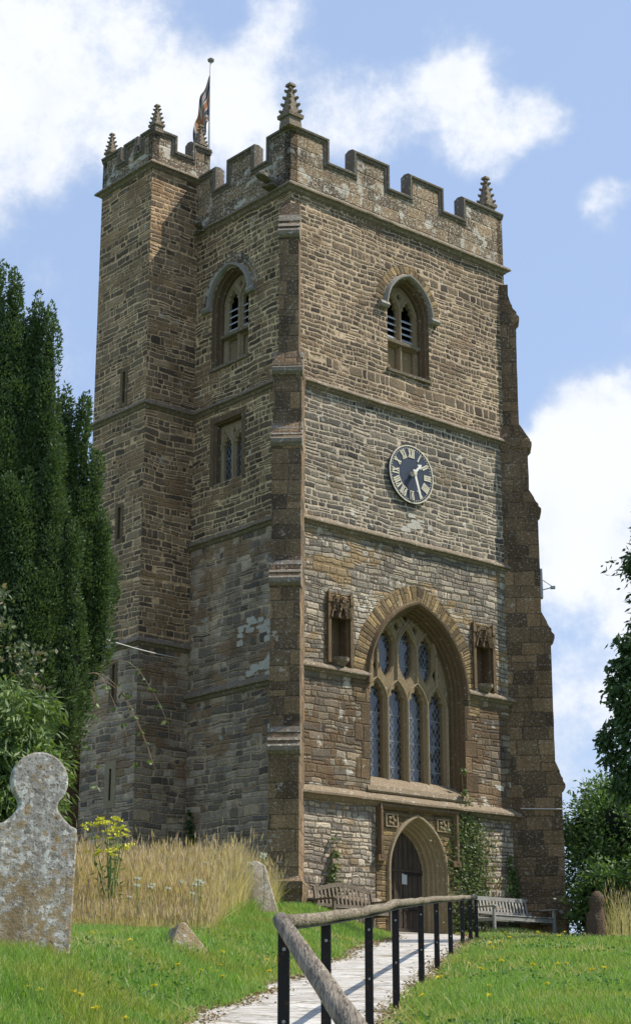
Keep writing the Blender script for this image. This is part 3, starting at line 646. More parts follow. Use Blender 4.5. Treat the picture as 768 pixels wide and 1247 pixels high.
# --- pinnacles
def pinnacle(u, v, z0, h, wd):
    bm = bmesh.new(); q = lambda k: [Vector((sx * k, sy * k, 0)) for sx, sy in ((-1, -1), (1, -1), (1, 1), (-1, 1))]; o = Vector((u, v, 0))
    b = wd / 2; R_ = [(z0 - .05, b * 1.0), (z0 + h * .16, b * .9), (z0 + h * .17, b * 1.15), (z0 + h * .25, b * 1.18), (z0 + h * .28, b * .82), (z0 + h * .9, b * .2), (z0 + h * .91, b * .5), (z0 + h * .97, b * .42), (z0 + h, b * .1)]
    loft(bm, [[o + p + Vector((0, 0, z)) for p in q(k)] for z, k in R_], True, True, True)
    for i in range(4):                                # crockets up the four edges
        zc = z0 + h * (.34 + .155 * i); r = b * (.82 - (.34 + .155 * i - .28) / .62 * .62)
        for sx, sy in ((-1, -1), (1, -1), (1, 1), (-1, 1)):
            M = Matrix.Translation((u + sx * (r + .012), v + sy * (r + .012), zc)) @ Matrix.Rotation(math.atan2(sy, sx), 4, 'Z') @ Matrix.Rotation(R(-35), 4, 'Y')
            c = b * .34; bmesh.ops.create_icosphere(bm, subdivisions=1, radius=c, matrix=M @ Matrix.Diagonal((1.2, .8, .75, 1)))
    return from_bm('pinnacle', bm, M_STR, church)
pinnacle(.02, .04, 21.5, 1.22, .40); pinnacle(7.12, .2, 21.5, 1.16, .36); pinnacle(.2, DP - .2, 21.5, 1.16, .36); pinnacle(7.12, DP - .2, 21.5, 1.16, .36)
pinnacle(TU0 + .14, TV0 + .06, TT, .80, .27); pinnacle(TU0 + .10, TV1 - .22, TT, .78, .25); pinnacle(.14, TV0 + .14, TT, .78, .25); pinnacle(TU1 - .15, TV1 - .15, TT, .78, .25)

# --- great west window
def moulds(name, fr, f, steps, mat, parent): return jambs(name, fr, [(f(i), d) for i, d in steps], mat, parent)
wb = moulds('west_window', FF, big, [(0, 0), (.015, .07), (.05, .08), (.055, .17), (.085, .19), (.09, .28), (.13, .30), (.135, .37), (.16, .41)], M_DRESS, church)
ctr = 4.045; pit = .66; hl = .232; Lz0 = 5.90
lights = [cusped(ctr + (k - 1.5) * pit - hl, ctr + (k - 1.5) * pit + hl, Lz0, 7.72, 8.16) for k in range(4)]
ups = [cusped(ctr + (k - 1) * pit - .215, ctr + (k - 1) * pit + .215, 8.62, 9.12 + (.06 if k == 1 else -.02), 9.48 + (.10 if k == 1 else -.04), bottom=8.30) for k in range(3)]
def dia(cx, cz, a, b_): return [(cx, cz - b_), (cx - a * .75, cz - b_ * .25), (cx - a, cz + b_ * .1), (cx, cz + b_), (cx + a, cz + b_ * .1), (cx + a * .75, cz - b_ * .25)]
small = [dia(ctr, 9.84, .075, .10), dia(ctr - .31, 9.57, .06, .10), dia(ctr + .31, 9.57, .06, .10), dia(ctr - .98, 8.52, .08, .17), dia(ctr + .98, 8.52, .08, .17)]
def arc_pts(x0, z0, x1, z1, bulge, n=8):
    out_ = []; dx, dz = x1 - x0, z1 - z0; L = math.hypot(dx, dz)
    for i in range(n + 1):
        t = i / n; o_ = bulge * 4 * t * (1 - t); out_.append((x0 + dx * t - dz / L * o_, z0 + dz * t + dx / L * o_))
    return out_
bars = []
for k in range(5): bars.append(([(ctr + (k - 2) * pit, Lz0 - .08), (ctr + (k - 2) * pit, 7.78)], .035, .06))
for k in range(4):
    c = ctr + (k - 1.5) * pit
    bars.append((arc_pts(c - pit / 2, 7.78, c, 8.26, .06), .022, .05)); bars.append((arc_pts(c, 8.26, c + pit / 2, 7.78, .06), .022, .05))
    bars.append(([(c, 8.24), (c, 9.08 if k in (1, 2) else 8.98)], .026, .055))
for k in range(3):
    c = ctr + (k - 1) * pit; z_ = 9.04; t_ = 9.58 + (.12 if k == 1 else -.04)
    bars.append((arc_pts(c - pit / 2, z_, c, t_, .07), .022, .05)); bars.append((arc_pts(c, t_, c + pit / 2, z_, .07), .022, .05))
bars += [(arc_pts(ctr - pit * .5, 9.1, ctr + .30, 9.88, .05), .02, .048), (arc_pts(ctr + pit * .5, 9.1, ctr - .30, 9.88, -.05), .02, .048),
         (arc_pts(ctr - pit, 9.5, ctr - .62, 9.66, .0), .02, .045), (arc_pts(ctr + pit, 9.5, ctr + .62, 9.66, .0), .02, .045)]
traceried('tracery', FF, big(.155), lights + ups + small, .41, .17, M_TRAC, wb, bars)
pane('glass', FF, big(.15), .555, M_GLASS, wb)
bm = bmesh.new()                                     # sloping sill
loft(bm, [[FF(2.35, 5.46, .03), FF(2.35, 5.50, .05), FF(2.35, 5.62, .0), FF(2.35, 5.88, -.40), FF(2.35, 5.4, -.39)], [FF(5.67, 5.46, .03), FF(5.67, 5.50, .05), FF(5.67, 5.62, .0), FF(5.67, 5.88, -.40), FF(5.67, 5.4, -.39)]], True, True, True)
from_bm('sill', bm, M_STR2, wb)
ap = [p for p in big(0)][1:-1]
bm = bmesh.new(); sweep(bm, FF, [(BW['u0'], 7.95)] + ap[1:-1] + [(BW['u1'], 7.95)], [(.0, -.01), (.0, .03), (.05, .10), (.10, .11), (.13, .05), (.15, -.01)]); from_bm('hood_mould', bm, M_DRESS, wb)
def band(name, fr, path, n0, n1, d, mat, parent):
    """flat ring of voussoirs whose joints run across it"""
    bm = bmesh.new(); uvl = bm.loops.layers.uv.new('UVMap'); P = [Vector(p) for p in path]; prev = None; s = 0
    for i, p in enumerate(P):
        a = P[max(i - 1, 0)]; b_ = P[min(i + 1, len(P) - 1)]; t = (b_ - a).normalized(); m = Vector((-t.y, t.x)); jag = 0
        cur = (bm.verts.new(fr(*(p + m * n0), d)), bm.verts.new(fr(*(p + m * (n1 + jag)), d)), bm.verts.new(fr(*(p + m * (n1 + jag)), -.01)))
        if prev:
            L = (p - P[i - 1]).length
            for q, (x0, x1) in ((0, (n0, n1)), (1, (n1, n1 + .02))):
                f = bm.faces.new((prev[q], cur[q], cur[q + 1], prev[q + 1]))
                for lp, uv_ in zip(f.loops, ((x0, s), (x0, s + L), (x1, s + L), (x1, s))): lp[uvl].uv = uv_
            s += L
        prev = cur
    n = fr(0, 0, 1) - fr(0, 0, 0)
    for f in bm.faces:
        f.normal_update()
        if f.normal.dot(n) < -.01: f.normal_flip()
    return from_bm(name, bm, mat, parent, recalc=False, uv=False)
fine = arch(BW['u0'], BW['u1'], BW['sill'], BW['zs'], BW['za'], 0, 28, .9)
band('voussoirs', FF, [(BW['u0'], 7.6)] + fine[2:-2] + [(BW['u1'], 7.6)], .14, .52, .012, M_VOU, wb)
for sgn in (-1, 1):                                  # quoins beside the window
    bm = bmesh.new(); x = BW['u0'] if sgn < 0 else BW['u1']
    for k, (z0, z1, e) in enumerate([(5.75, 6.2, .42), (6.2, 6.6, .24), (6.6, 7.05, .45), (7.05, 7.45, .26), (7.45, 7.9, .42)]):
        a_, b_ = sorted((x, x + sgn * e)); add_box(bm, (a_, -.010, z0), (b_, .02, z1))
    from_bm('quoins', bm, M_QUO, wb)

# --- belfry openings
def belfry(name, fr, f, u0, u1, za, mirror):
    root = moulds(name, fr, f, [(0, 0), (.02, .08), (.05, .10), (.055, .22), (.085, .24), (.09, .33)], M_DRESS, church)
    c = (u0 + u1) / 2; hl = .205; off = .285
    L2 = [cusped(c + s * off - hl, c + s * off + hl, 16.98, 17.72, 18.08, k=.2) for s in (-1, 1)]
    L2.append(dia(c, 18.17, .055, .09))
    bars = [([(c, 16.1), (c, 17.75)], .035, .06)]
    for s in (-1, 1): bars += [(arc_pts(c + s * off - off, 17.72, c + s * off, 18.16, .05), .02, .05), (arc_pts(c + s * off, 18.16, c + s * off + off, 17.72, .05), .02, .05)]
    low = [[(c + s * off - hl, 16.12), (c + s * off - hl, 16.78), (c + s * off + hl, 16.78), (c + s * off + hl, 16.12)] for s in (-1, 1)]
    t = traceried('tracery', fr, f(.085), L2 + low, .32, .12, M_TRAC if not mirror else M_DRESSL, root, bars)
    bm = bmesh.new()
    for l in low: poly_plate(bm, fr, l, [], -.42)
    from_bm('blind_panel', bm, M_TRAC, root)
    pane('black_belfry_panel', fr, arch(u0 + .15, u1 - .15, 16.95, BF['zs'], za - .15), .8, M_VOID, root)  # black panel painted as the unlit belfry inside
    for a in (u0 + .15, u1 - .15):
        bm = bmesh.new(); bm.faces.new([bm.verts.new(fr(a, 16.95, -.44)), bm.verts.new(fr(a, 16.95, -.8)), bm.verts.new(fr(a, 18.2, -.8)), bm.verts.new(fr(a, 18.2, -.44))]); from_bm('black_reveal', bm, M_VOID, root)  # reveal sides coloured black in place of shade
    for s in (-1, 1):
        for k in range(4):
            z = 17.02 + k * .175; bm = bmesh.new(); a, b_ = c + s * off - hl, c + s * off + hl
            loft(bm, [[fr(x, z, -.36), fr(x, z + .03, -.36), fr(x, z + .14, -.50), fr(x, z + .11, -.50)] for x in (a, b_)], True, True, True)
            from_bm('louvre', bm, M_LOUV, root)
    bm = bmesh.new(); loft(bm, [[fr(x, 16.80, -.31), fr(x, 16.83, -.20), fr(x, 16.90, -.19), fr(x, 16.99, -.33)] for x in (u0 + .11, u1 - .11)], True, True, True); from_bm('transom', bm, M_STR, root)
    bm = bmesh.new(); loft(bm, [[fr(x, 15.90, .06), fr(x, 15.97, .07), fr(x, 16.07, -.3), fr(x, 15.9, -.3)] for x in (u0 - .03, u1 + .03)], True, True, True); from_bm('sill', bm, M_STR, root)
    A = f(0)[1:-1]; ho = [(A[0][0] - .12, A[0][1] + .02), (A[0][0], A[0][1] + .02)] + A[1:-1] + [(A[-1][0], A[-1][1] + .02), (A[-1][0] + .12, A[-1][1] + .02)]
    bm = bmesh.new(); sweep(bm, fr, ho[1:-1], [(.03, -.01), (.03, .05), (.06, .12), (.10, .125), (.13, .05), (.145, -.01)])
    for q in (ho[1], ho[-2]):
        s = -1 if q is ho[1] else 1; a, b_ = sorted((q[0] + s * .02, q[0] + s * .30))
        loft(bm, [[fr(x, q[1] - .10, -.01), fr(x, q[1] - .09, .10), fr(x, q[1] - .03, .15), fr(x, q[1] + .06, .10), fr(x, q[1] + .08, -.01)] for x in (a, b_)], True, True, True)
    from_bm('hood_mould', bm, M_GREY, root)
    ff = f(0)[2:-2]; band('voussoirs', fr, ff, .18, .40, .010, M_VOU if not mirror else M_PAR, root)
    return root
belfry('belfry_window', FF, bel, BF['u0'], BF['u1'], BF['za'], False)
belfry('belfry_window', FL, bll, BL['v0'], BL['v1'], BL['za'], True)

# --- square-headed window in the north wall
sw = moulds('square_headed_window', FL, sqr, [(0, 0), (.02, .05), (.04, .06), (.045, .16), (.06, .19)], M_DRESS, church)
c = (SW[0] + SW[1]) / 2
lt = [cusped(c + s * .235 - .175, c + s * .235 + .175, 13.03, 13.86, 14.15, k=.2) for s in (-1, 1)]
traceried('tracery', FL, sqr(.058), lt + [dia(c, 14.24, .05, .08), dia(c - .36, 14.24, .04, .08), dia(c + .36, 14.24, .04, .08)], .185, .12, M_DRESSL, sw, [([(c, 13.0), (c, 14.36)], .03, .05), (arc_pts(c - .47, 13.86, c - .235, 14.24, .04), .018, .04), (arc_pts(c - .235, 14.24, c, 13.86, .04), .018, .04), (arc_pts(c, 13.86, c + .235, 14.24, .04), .018, .04), (arc_pts(c + .235, 14.24, c + .47, 13.86, .04), .018, .04)])
pane('glass', FL, sqr(.05), .30, M_GLASS, sw)
bm = bmesh.new(); sweep(bm, FL, [(SW[0], SW[2] - .02), (SW[0], SW[3]), (SW[1], SW[3]), (SW[1], SW[2] - .02)], [(.0, -.01), (.0, .012), (.14, .012), (.14, -.01)]); from_bm('surround', bm, M_DRESS, sw)

# --- west door in its square label frame
dw_ = moulds('west_doorway', FF, dor, [(0, 0), (.02, .06), (.05, .07), (.06, .13), (.10, .16), (.11, .22), (.15, .25), (.165, .33), (.21, .36), (.22, .46), (.27, .50)], M_DRESSL, church)
dp = dor(.262); bm = bmesh.new(); poly_plate(bm, FF, dp, [], -.50); drr = from_bm('door', bm, M_DOOR, dw_)
bm = bmesh.new()
def inside_top(x):
    best = 2.1
    for (x0, z0), (x1, z1) in zip(dp, dp[1:]):
        if min(x0, x1) <= x <= max(x0, x1) and abs(x1 - x0) > 1e-6: best = max(best, z0 + (z1 - z0) * (x - x0) / (x1 - x0))
    return best
xa, xb = DR['u0'] + .27, DR['u1'] - .27; npk = 8
for i in range(npk):
    x0 = xa + (xb - xa) * i / npk + .006; x1 = xa + (xb - xa) * (i + 1) / npk - .006
    t0, t1 = inside_top(x0), inside_top(x1); 
    vs = [FF(x0, 2.34, -.47), FF(x1, 2.34, -.47), FF(x1, max(t1, 3.95) - .01, -.47), FF(x0, max(t0, 3.95) - .01, -.47)]; bk = [FF(p[0], p[1], -.499) for p in ((x0, 2.34), (x1, 2.34), (x1, max(t1, 3.95) - .01), (x0, max(t0, 3.95) - .01))]
    loft(bm, [vs, bk], True, True, False)
from_bm('planks', bm, M_DOOR, drr, bevel=.004)
bm = bmesh.new()
for x in [xa + (xb - xa) * i / 4 for i in (1, 2, 3)]: add_box(bm, (x - .018, .445, 2.34), (x + .018, .472, inside_top(x) - .03))
add_box(bm, (xa, .447, 3.78), (xb, .473, 3.84)); add_box(bm, (xa, .447, 2.34), (xb, .473, 2.5)); from_bm('muntins', bm, M_DOOR, drr, bevel=.005)
for z in (2.9, 3.72):
    bm = bmesh.new(); add_box(bm, (xb - .62, .436, z), (xb - .02, .446, z + .045)); from_bm('strap_hinge', bm, M_IRON, drr)
bm = bmesh.new(); bmesh.ops.create_cone(bm, cap_ends=True, segments=16, radius1=.045, radius2=.04, depth=.03, matrix=Matrix.Translation((xa + .22, .45, 3.3)) @ Matrix.Rotation(R(90), 4, 'X')); from_bm('handle', bm, M_IRON, drr)
bm = bmesh.new(); add_box(bm, (3.83, .440, 3.50), (3.99, .444, 3.74)); nb = from_bm('notice', bm, M_PAPER, None)
bm = bmesh.new()                                     # threshold step
add_box(bm, (2.9, -.35, 2.15), (5.0, .5, 2.36)); from_bm('step', bm, M_GREY, dw_, bevel=.02)
bm = bmesh.new()
lab = [(2.72, 4.0), (2.72, 5.16), (5.10, 5.16), (5.10, 4.0)]
sweep(bm, FF, lab, [(-.06, -.01), (-.06, .06), (.0, .13), (.06, .13), (.08, .05), (.08, -.01)])
add_box(bm, (2.58, -.12, 3.92), (2.84, .01, 4.06)); add_box(bm, (4.98, -.12, 3.92), (5.24, .01, 4.06)); from_bm('label_mould', bm, M_DRESS, dw_)
bm = bmesh.new(); poly_plate(bm, FF, [(2.60, 2.1), (2.60, 5.14), (5.22, 5.14), (5.22, 2.1)], [dor(0)], .014)
sweep(bm, FF, [(2.60, 2.1), (2.60, 5.14), (5.22, 5.14), (5.22, 2.1)], [(-.01, -.01), (-.01, .014), (.0, .014), (.0, -.01)])
from_bm('surround', bm, M_VOU, dw_)
bm = bmesh.new(); A = dor(0)[1:-1]; sweep(bm, FF, [(DR['u0'], 2.35)] + A + [(DR['u1'], 2.35)], [(.0, .0), (.0, .05), (.03, .075), (.07, .07), (.09, .01)])
for s in (-1, 1):                                    # carved spandrels
    cx = 3.90 + s * .82
    sweep(bm, FF, [(cx - .16, 4.74), (cx - .16, 4.98), (cx + .16, 4.98), (cx + .16, 4.74)], [(.0, .01), (.0, .05), (.03, .05), (.03, .01)], closed=True)
    for k in range(5): bmesh.ops.create_icosphere(bm, subdivisions=1, radius=.05, matrix=Matrix.Translation((cx + .08 * math.cos(k * 1.26), -.03, 4.86 + .08 * math.sin(k * 1.26))))
from_bm('arch_mould', bm, M_DRESSL, dw_)

# --- canopied statue niches
for k, (u0, u1) in enumerate(NI):
    nr = jambs('statue_niche', FF, [(niche_shape(u0, u1), 0), (niche_shape(u0, u1, .04), .05), (niche_shape(u0, u1, .05), .3)], M_DRESS, church)
    pane('back', FF, niche_shape(u0, u1, .045), .295, M_DRESS, nr)
    c = (u0 + u1) / 2; bm = bmesh.new()
    for s in (-1, 1):
        x = c + s * .34; add_box(bm, (x - .045, -.07, 8.28), (x + .045, .01, 9.70)); loft(bm, [[Vector((x + a * kk, -.035 + b_ * kk, z)) for a, b_ in ((-1, -1), (1, -1), (1, 1), (-1, 1))] for z, kk in ((9.70, .055), (9.78, .055), (10.0, .012))], True, True, True)
    from_bm('shafts', bm, M_DRESS, nr)
    bm = bmesh.new()
    for s in (-1, 0, 1):                              # three gabled faces of the canopy
        x = c + s * .17; dd = .15 if s == 0 else .09
        sweep(bm, FF, [(x - .12, 9.34), (x - .07, 9.50), (x, 9.66 + (.06 if s == 0 else 0)), (x + .07, 9.50), (x + .12, 9.34)], [(-.02, .0), (-.02, dd), (.04, dd + .02), (.05, 0)])
        for j in range(6):
            bmesh.ops.create_icosphere(bm, subdivisions=1, radius=.032, matrix=Matrix.Translation((x + random.uniform(-.1, .1), -dd - .01, 9.5 + .07 * j)))
    add_box(bm, (c - .26, -.07, 9.58), (c + .26, .02, 9.86)); from_bm('canopy', bm, M_DRESS, nr)
    bm = bmesh.new(); loft(bm, [[FF(c + a * kk, z, max(b_ * kk, -.01) ) for a, b_ in ((-1, 0), (-.7, .6), (0, 1), (.7, .6), (1, 0))] for z, kk in ((8.22, .12), (8.34, .24), (8.42, .26), (8.43, .20))], True, True, True); from_bm('pedestal', bm, M_STR, nr)
    bm = bmesh.new(); rr = [(u0 - .15, 8.24), (u0 - .15, 9.95), (u1 + .15, 9.95), (u1 + .15, 8.24)]; poly_plate(bm, FF, rr, [niche_shape(u0, u1)], .006); from_bm('surround', bm, M_VOU, nr)

# --- gargoyles
def gargoyle(p, d, s=1.0):
    d = Vector((*d, 0)).normalized(); sd = Vector((-d.y, d.x, 0)); p = Vector(p); bm = bmesh.new()
    rings = []
    for t, w_, h0, h1 in ((-.1, .17, -.14, .10), (.2, .16, -.12, .09), (.45, .13, -.08, .09), (.58, .17, -.08, .14), (.74, .15, -.06, .13), (.86, .08, -.04, .05)):
        q = p + d * t * s; rings.append([q + sd * a * w_ * s + Vector((0, 0, b_ * s)) for a, b_ in ((-1, h0 * .6), (-.6, h0), (.6, h0), (1, h0 * .6), (1, h1 * .5), (.5, h1), (-.5, h1), (-1, h1 * .5))])
    loft(bm, rings, True, True, True)
    for a in (-1, 1): bmesh.ops.create_icosphere(bm, subdivisions=1, radius=.05 * s, matrix=Matrix.Translation(p + d * .6 * s + sd * a * .12 * s + Vector((0, 0, .15 * s))))
    add_box(bm, (-.1, -.2 * s, -.2 * s), (.42 * s, .2 * s, -.14 * s), Matrix.Translation(p) @ Matrix.Rotation(math.atan2(d.y, d.x), 4, 'Z'))
    return from_bm('gargoyle', bm, M_COPE, church)
gargoyle((-.02, .55, 20.12), (-1, -.25), .85); gargoyle((-.02, 3.48, 19.95), (-1, -.7), .6)

# --- nave behind the tower (mostly out of sight)
bm = bmesh.new(); loft(bm, [[(-2.3, 7.3, z), (-2.3, 24, z), (9.8, 24, z), (9.8, 7.3, z)] for z in (BZ, 8.2)], True, False, True); nv = from_bm('nave_wall', bm, M_NAVE, church)
bm = bmesh.new(); loft(bm, [[(-2.5, y, 8.1), (3.75, y, 11.2), (10.0, y, 8.1), (10.0, y, 7.9), (-2.5, y, 7.9)] for y in (7.28, 24.2)], True, True, True); from_bm('nave_roof', bm, M_ROOF, church)

# --- wall lichen patches under the north string: pale lime patches kept as thin render left on the stones
def render_patch(name, fr, cx, cz, wx, hz, n, seed, big=1.0):
    random.seed(seed)
    for k in range(n):
        x = cx + random.gauss(0, wx); z = cz + random.gauss(0, hz); a = random.uniform(.05, .17) * big; h = random.uniform(.03, .075) * big; m_ = 14; ph = random.uniform(0, 99)
        cs = [(math.cos(6.283 * i / m_), math.sin(6.283 * i / m_)) for i in range(m_)]
        ring = [(x + a * math.copysign(abs(c_) ** .45, c_) * (1 + .5 * mnoise.noise((i * 1.7, ph, 0))), z + h * math.copysign(abs(s_) ** .45, s_) * (1 + .5 * mnoise.noise((i * 1.7, ph, 5)))) for i, (c_, s_) in enumerate(cs)]
        bm = bmesh.new(); loft(bm, [[fr(p[0], p[1], -.01) for p in ring], [fr(p[0], p[1], .006 + .0005 * k) for p in ring]], True, False, True); from_bm(name, bm, M_PATCH, church)
M_PATCH = stone('limewashed_stone', (.62, .58, .50), (.38, .33, .26), .3, .02)
render_patch('limewash_patch', FL, .95, 9.1, .38, .14, 26, 3); render_patch('limewash_patch', FL, .85, 8.15, .3, .09, 20, 4)
render_patch('pale_stone', FF, 4.0, 12.15, .26, .2, 11, 5); render_patch('pale_stone', FF, 6.75, 6.0, .05, .05, 2, 6)

# ---------------------------------------------------------------- clock
ck = empty('church_clock', cw(3.85, -.02, 13.33), CW, 'round dark blue clock dial with cream Roman numerals on the tower wall', 'clock')
def disc_bm(r, y0, y1, n=56):
    bm = bmesh.new(); loft(bm, [[Vector((r * math.cos(2 * math.pi * i / n), y, r * math.sin(2 * math.pi * i / n))) for i in range(n)] for y in (y0, y1)], True, True, True); return bm
RD = .735
from_bm('dial', disc_bm(RD, .02, -.05), M_DIAL, ck)
def ring_bm(r0, r1, y0, y1, n=56):
    bm = bmesh.new(); loft(bm, [[Vector((r * math.cos(2 * math.pi * i / n), y, r * math.sin(2 * math.pi * i / n))) for i in range(n)] for r, y in ((r0, y0), (r0, y1), (r1, y1), (r1, y0))], True); return bm
from_bm('rim', ring_bm(RD - .022, RD + .008, -.045, -.065), M_CREAM, ck)
bm = bmesh.new()
for i in range(60):
    a = math.radians(i * 6); M = Matrix.Rotation(a, 4, 'Y') @ Matrix.Translation((0, -.052, RD - .066)); add_box(bm, (-.011, -.004, -.013), (.011, .002, .013), M)
from_bm('minute_marks', bm, M_CREAM, ck)
NUM = {1: 'I', 2: 'II', 3: 'III', 4: 'IIII', 5: 'V', 6: 'VI', 7: 'VII', 8: 'VIII', 9: 'IX', 10: 'X', 11: 'XI', 12: 'XII'}
H = .205; T = .019
def stroke(bm, x0, z0, x1, z1, t, M):
    d = Vector((x1 - x0, z1 - z0)); L = d.length; a = math.atan2(d.x, d.y)
    add_box(bm, (-t, -.010, -L / 2), (t, .0, L / 2), M @ Matrix.Translation(((x0 + x1) / 2, 0, (z0 + z1) / 2)) @ Matrix.Rotation(a, 4, 'Y'))
for k, s in NUM.items():
    bm = bmesh.new(); wds = {'I': .052, 'V': .115, 'X': .115}; tot = sum(wds[c_] for c_ in s); x = -tot / 2
    M = Matrix.Rotation(math.radians(30 * k), 4, 'Y') @ Matrix.Translation((0, -.051, RD - .20))
    for j, c_ in enumerate(s):
        w_ = wds[c_]; m0, m1 = x + .018, x + w_ - .018; mm = (m0 + m1) / 2; Mj = M @ Matrix.Translation((0, -.0006 * j, 0))
        if c_ == 'I': stroke(bm, mm, -H / 2, mm, H / 2, T * .95, Mj)
        elif c_ == 'V': stroke(bm, m0, H / 2, mm, -H / 2, T, Mj); stroke(bm, m1, H / 2, mm, -H / 2, T * .6, Mj @ Matrix.Translation((0, -.001, 0)))
        else: stroke(bm, m0, H / 2, m1, -H / 2, T, Mj); stroke(bm, m1, H / 2, m0, -H / 2, T * .6, Mj @ Matrix.Translation((0, -.001, 0)))
        x += w_
    for e in (-1, 1): stroke(bm, -tot / 2 + .004, e * H / 2, tot / 2 - .004, e * H / 2, .009, M @ Matrix.Translation((0, -.003, 0)))
    from_bm('numeral', bm, M_CREAM, ck)
def hand(name, ang, L, t0, tip, y):
    bm = bmesh.new(); M = Matrix.Rotation(math.radians(ang), 4, 'Y')
    pts = [(-t0 * .7, -.10), (-t0, .0), (-t0 * .75, L * .68), (-tip, L * .70), (0, L), (tip, L * .70), (t0 * .75, L * .68), (t0, 0), (t0 * .7, -.10)]
    f0 = [bm.verts.new(M @ Vector((p[0], y, p[1]))) for p in pts]; f1 = [bm.verts.new(M @ Vector((p[0], y + .014, p[1]))) for p in pts]
    bm.faces.new(f0); bm.faces.new(f1[::-1])
    for i in range(len(pts)): j = (i + 1) % len(pts); bm.faces.new((f0[i], f0[j], f1[j], f1[i]))
    return from_bm(name, bm, M_HAND, ck)
hand('hour_hand', 43, .38, .035, .085, -.15); hand('minute_hand', 162, .66, .036, .036, -.18)
bm = disc_bm(.055, -.05, -.20, 20); from_bm('hub', bm, M_CREAM, ck)

# notice on the door
nb.parent = None; nb.location = (CO.x, CO.y, 0); nb.rotation_euler = (0, 0, CW); nb.name = 'paper_notice'
tag(nb, 'small white paper notice pinned to the dark wooden door', 'notice')

# ---------------------------------------------------------------- flag and pole
fp = cw(1.08, 4.7, 20.15)
fpo = empty('flagpole', fp, 0, 'thin pale flagpole with flat cap on the tower roof', 'flagpole')
bm = bmesh.new(); tube(bm, [(0, 0, 0), (0, 0, 3), (0, 0, 5.72)], [.045, .038, .026], 10); from_bm('pole', bm, M_WIRE, fpo, smooth=True)
bm = bmesh.new(); loft(bm, [[Vector((r * math.cos(i * .524), r * math.sin(i * .524), z)) for i in range(12)] for z, r in ((5.70, .03), (5.72, .085), (5.77, .095), (5.82, .04))], True, True, True); from_bm('cap', bm, M_GREY, fpo)
def flag_mat():
    m, N, b, o = new_mat('faded_flag_cloth'); uv = N.sep(uvn(N)); x, y = uv[0], uv[1]
    navy, white, red = (.05, .055, .08), (.44, .40, .34), (.30, .14, .065)
    X = N.m('SUBTRACT', x, .5); Y = N.m('SUBTRACT', y, .5)
    dg = N.m('MINIMUM', N.m('ABSOLUTE', N.m('SUBTRACT', X, Y)), N.m('ABSOLUTE', N.m('ADD', X, Y))); cr = N.m('MINIMUM', N.m('ABSOLUTE', X), N.m('ABSOLUTE', Y))
    c = N.mix(N.m('LESS_THAN', dg, .085), navy, white); c = N.mix(N.m('LESS_THAN', dg, .035), c, red)
    c = N.mix(N.m('LESS_THAN', cr, .15), c, white); c = N.mix(N.m('LESS_THAN', cr, .10), c, red)
    N.set(b.inputs['Base Color'], c); return m
def flag():
    nu, nv_ = 40, 40; V = []; UV = []; hz = 4.95; hh = 1.35    # hoist top above the pole foot, hoist length
    for i in range(nu + 1):
        s = i / nu                                       # the fly hangs down from the hoist in upright folds
        for j in range(nv_ + 1):
            t = j / nv_; A = hz - hh * t; drop = 2.5 * s * (1 - .45 * t) ; wv = .56 * math.sin(math.pi * min(1, s * .62)) * (.35 + .65 * (1 - t)) + .09 * t * s
            ph = s * 8 + t * 1.5; fold = .07 * math.sin(ph * 2.0) * min(1, s * 4)
            out_ = .03 + wv
            V.append((-out_ * .72 + fold * .3, -.25 * out_ + fold, A - drop - .25 * s * s + .03 * math.sin(ph * 3)))
            UV.append((s, 1 - t))
    F = []
    for i in range(nu):
        for j in range(nv_): a = i * (nv_ + 1) + j; F.append((a, a + 1, a + nv_ + 2, a + nv_ + 1))
    o = np_mesh('union_flag', V, F, flag_mat(), None, smooth=True); me = o.data; uvl = me.uv_layers.new(name='UVMap')
    li = np.empty(len(me.loops), int); me.loops.foreach_get('vertex_index', li); uvl.data.foreach_set('uv', np.array(UV, np.float32)[li].ravel())
    o.location = fp + Vector((0, 0, .35)); sm = o.modifiers.new('thick', 'SOLIDIFY'); sm.thickness = .006
    return tag(o, 'faded red, white and navy crossed flag hanging limp from the pole', 'flag')
flag()

# floodlight on the right buttress, cables
e_ = Vector((math.cos(CW - math.pi / 4), math.sin(CW - math.pi / 4), 0)); rbp = cw(W + .12, 0)
q = rbp + e_ * .60 + Vector((0, 0, 11.2))
fl = empty('floodlight', q, CW - math.pi / 4, 'small grey floodlight bracket fixed high on the right buttress', 'floodlight')
bm = bmesh.new(); add_box(bm, (-.05, -.11, -.38), (.045, .11, .38)); from_bm('housing', bm, M_METAL, fl, bevel=.01)
bm = bmesh.new(); tube(bm, [(.03, 0, .12), (.33, 0, -.10)], .014, 6); tube(bm, [(.03, 0, -.16), (.30, 0, -.09)], .014, 6); add_box(bm, (.24, -.06, -.13), (.36, .06, -.07)); from_bm('arm', bm, M_METAL, fl)
def cable(pts, r, label):
    bm = bmesh.new(); o = Vector(pts[0]); tube(bm, [Vector(p) - o for p in pts], r, 5); ob = from_bm('cable', bm, M_WIRE, None); ob.location = o; return tag(ob, label, 'cable')
a = cw(-.02, 3.5, 8.72); b_ = Vector((-4.6, 29.5, 7.0)); cable([a.lerp(b_, i / 10) + Vector((0, 0, -.10 * 4 * (i / 10) * (1 - i / 10))) for i in range(11)], .011, 'thin pale cable strung from the tower corner to the dark yew')
sd = Vector((-e_.y, e_.x, 0)); cable([rbp + e_ * t - sd * .36 + Vector((0, 0, 5.46 - .02 * t)) for t in (-.12, .3, .7, .93)], .012, 'thin pale wire running level across the right buttress')

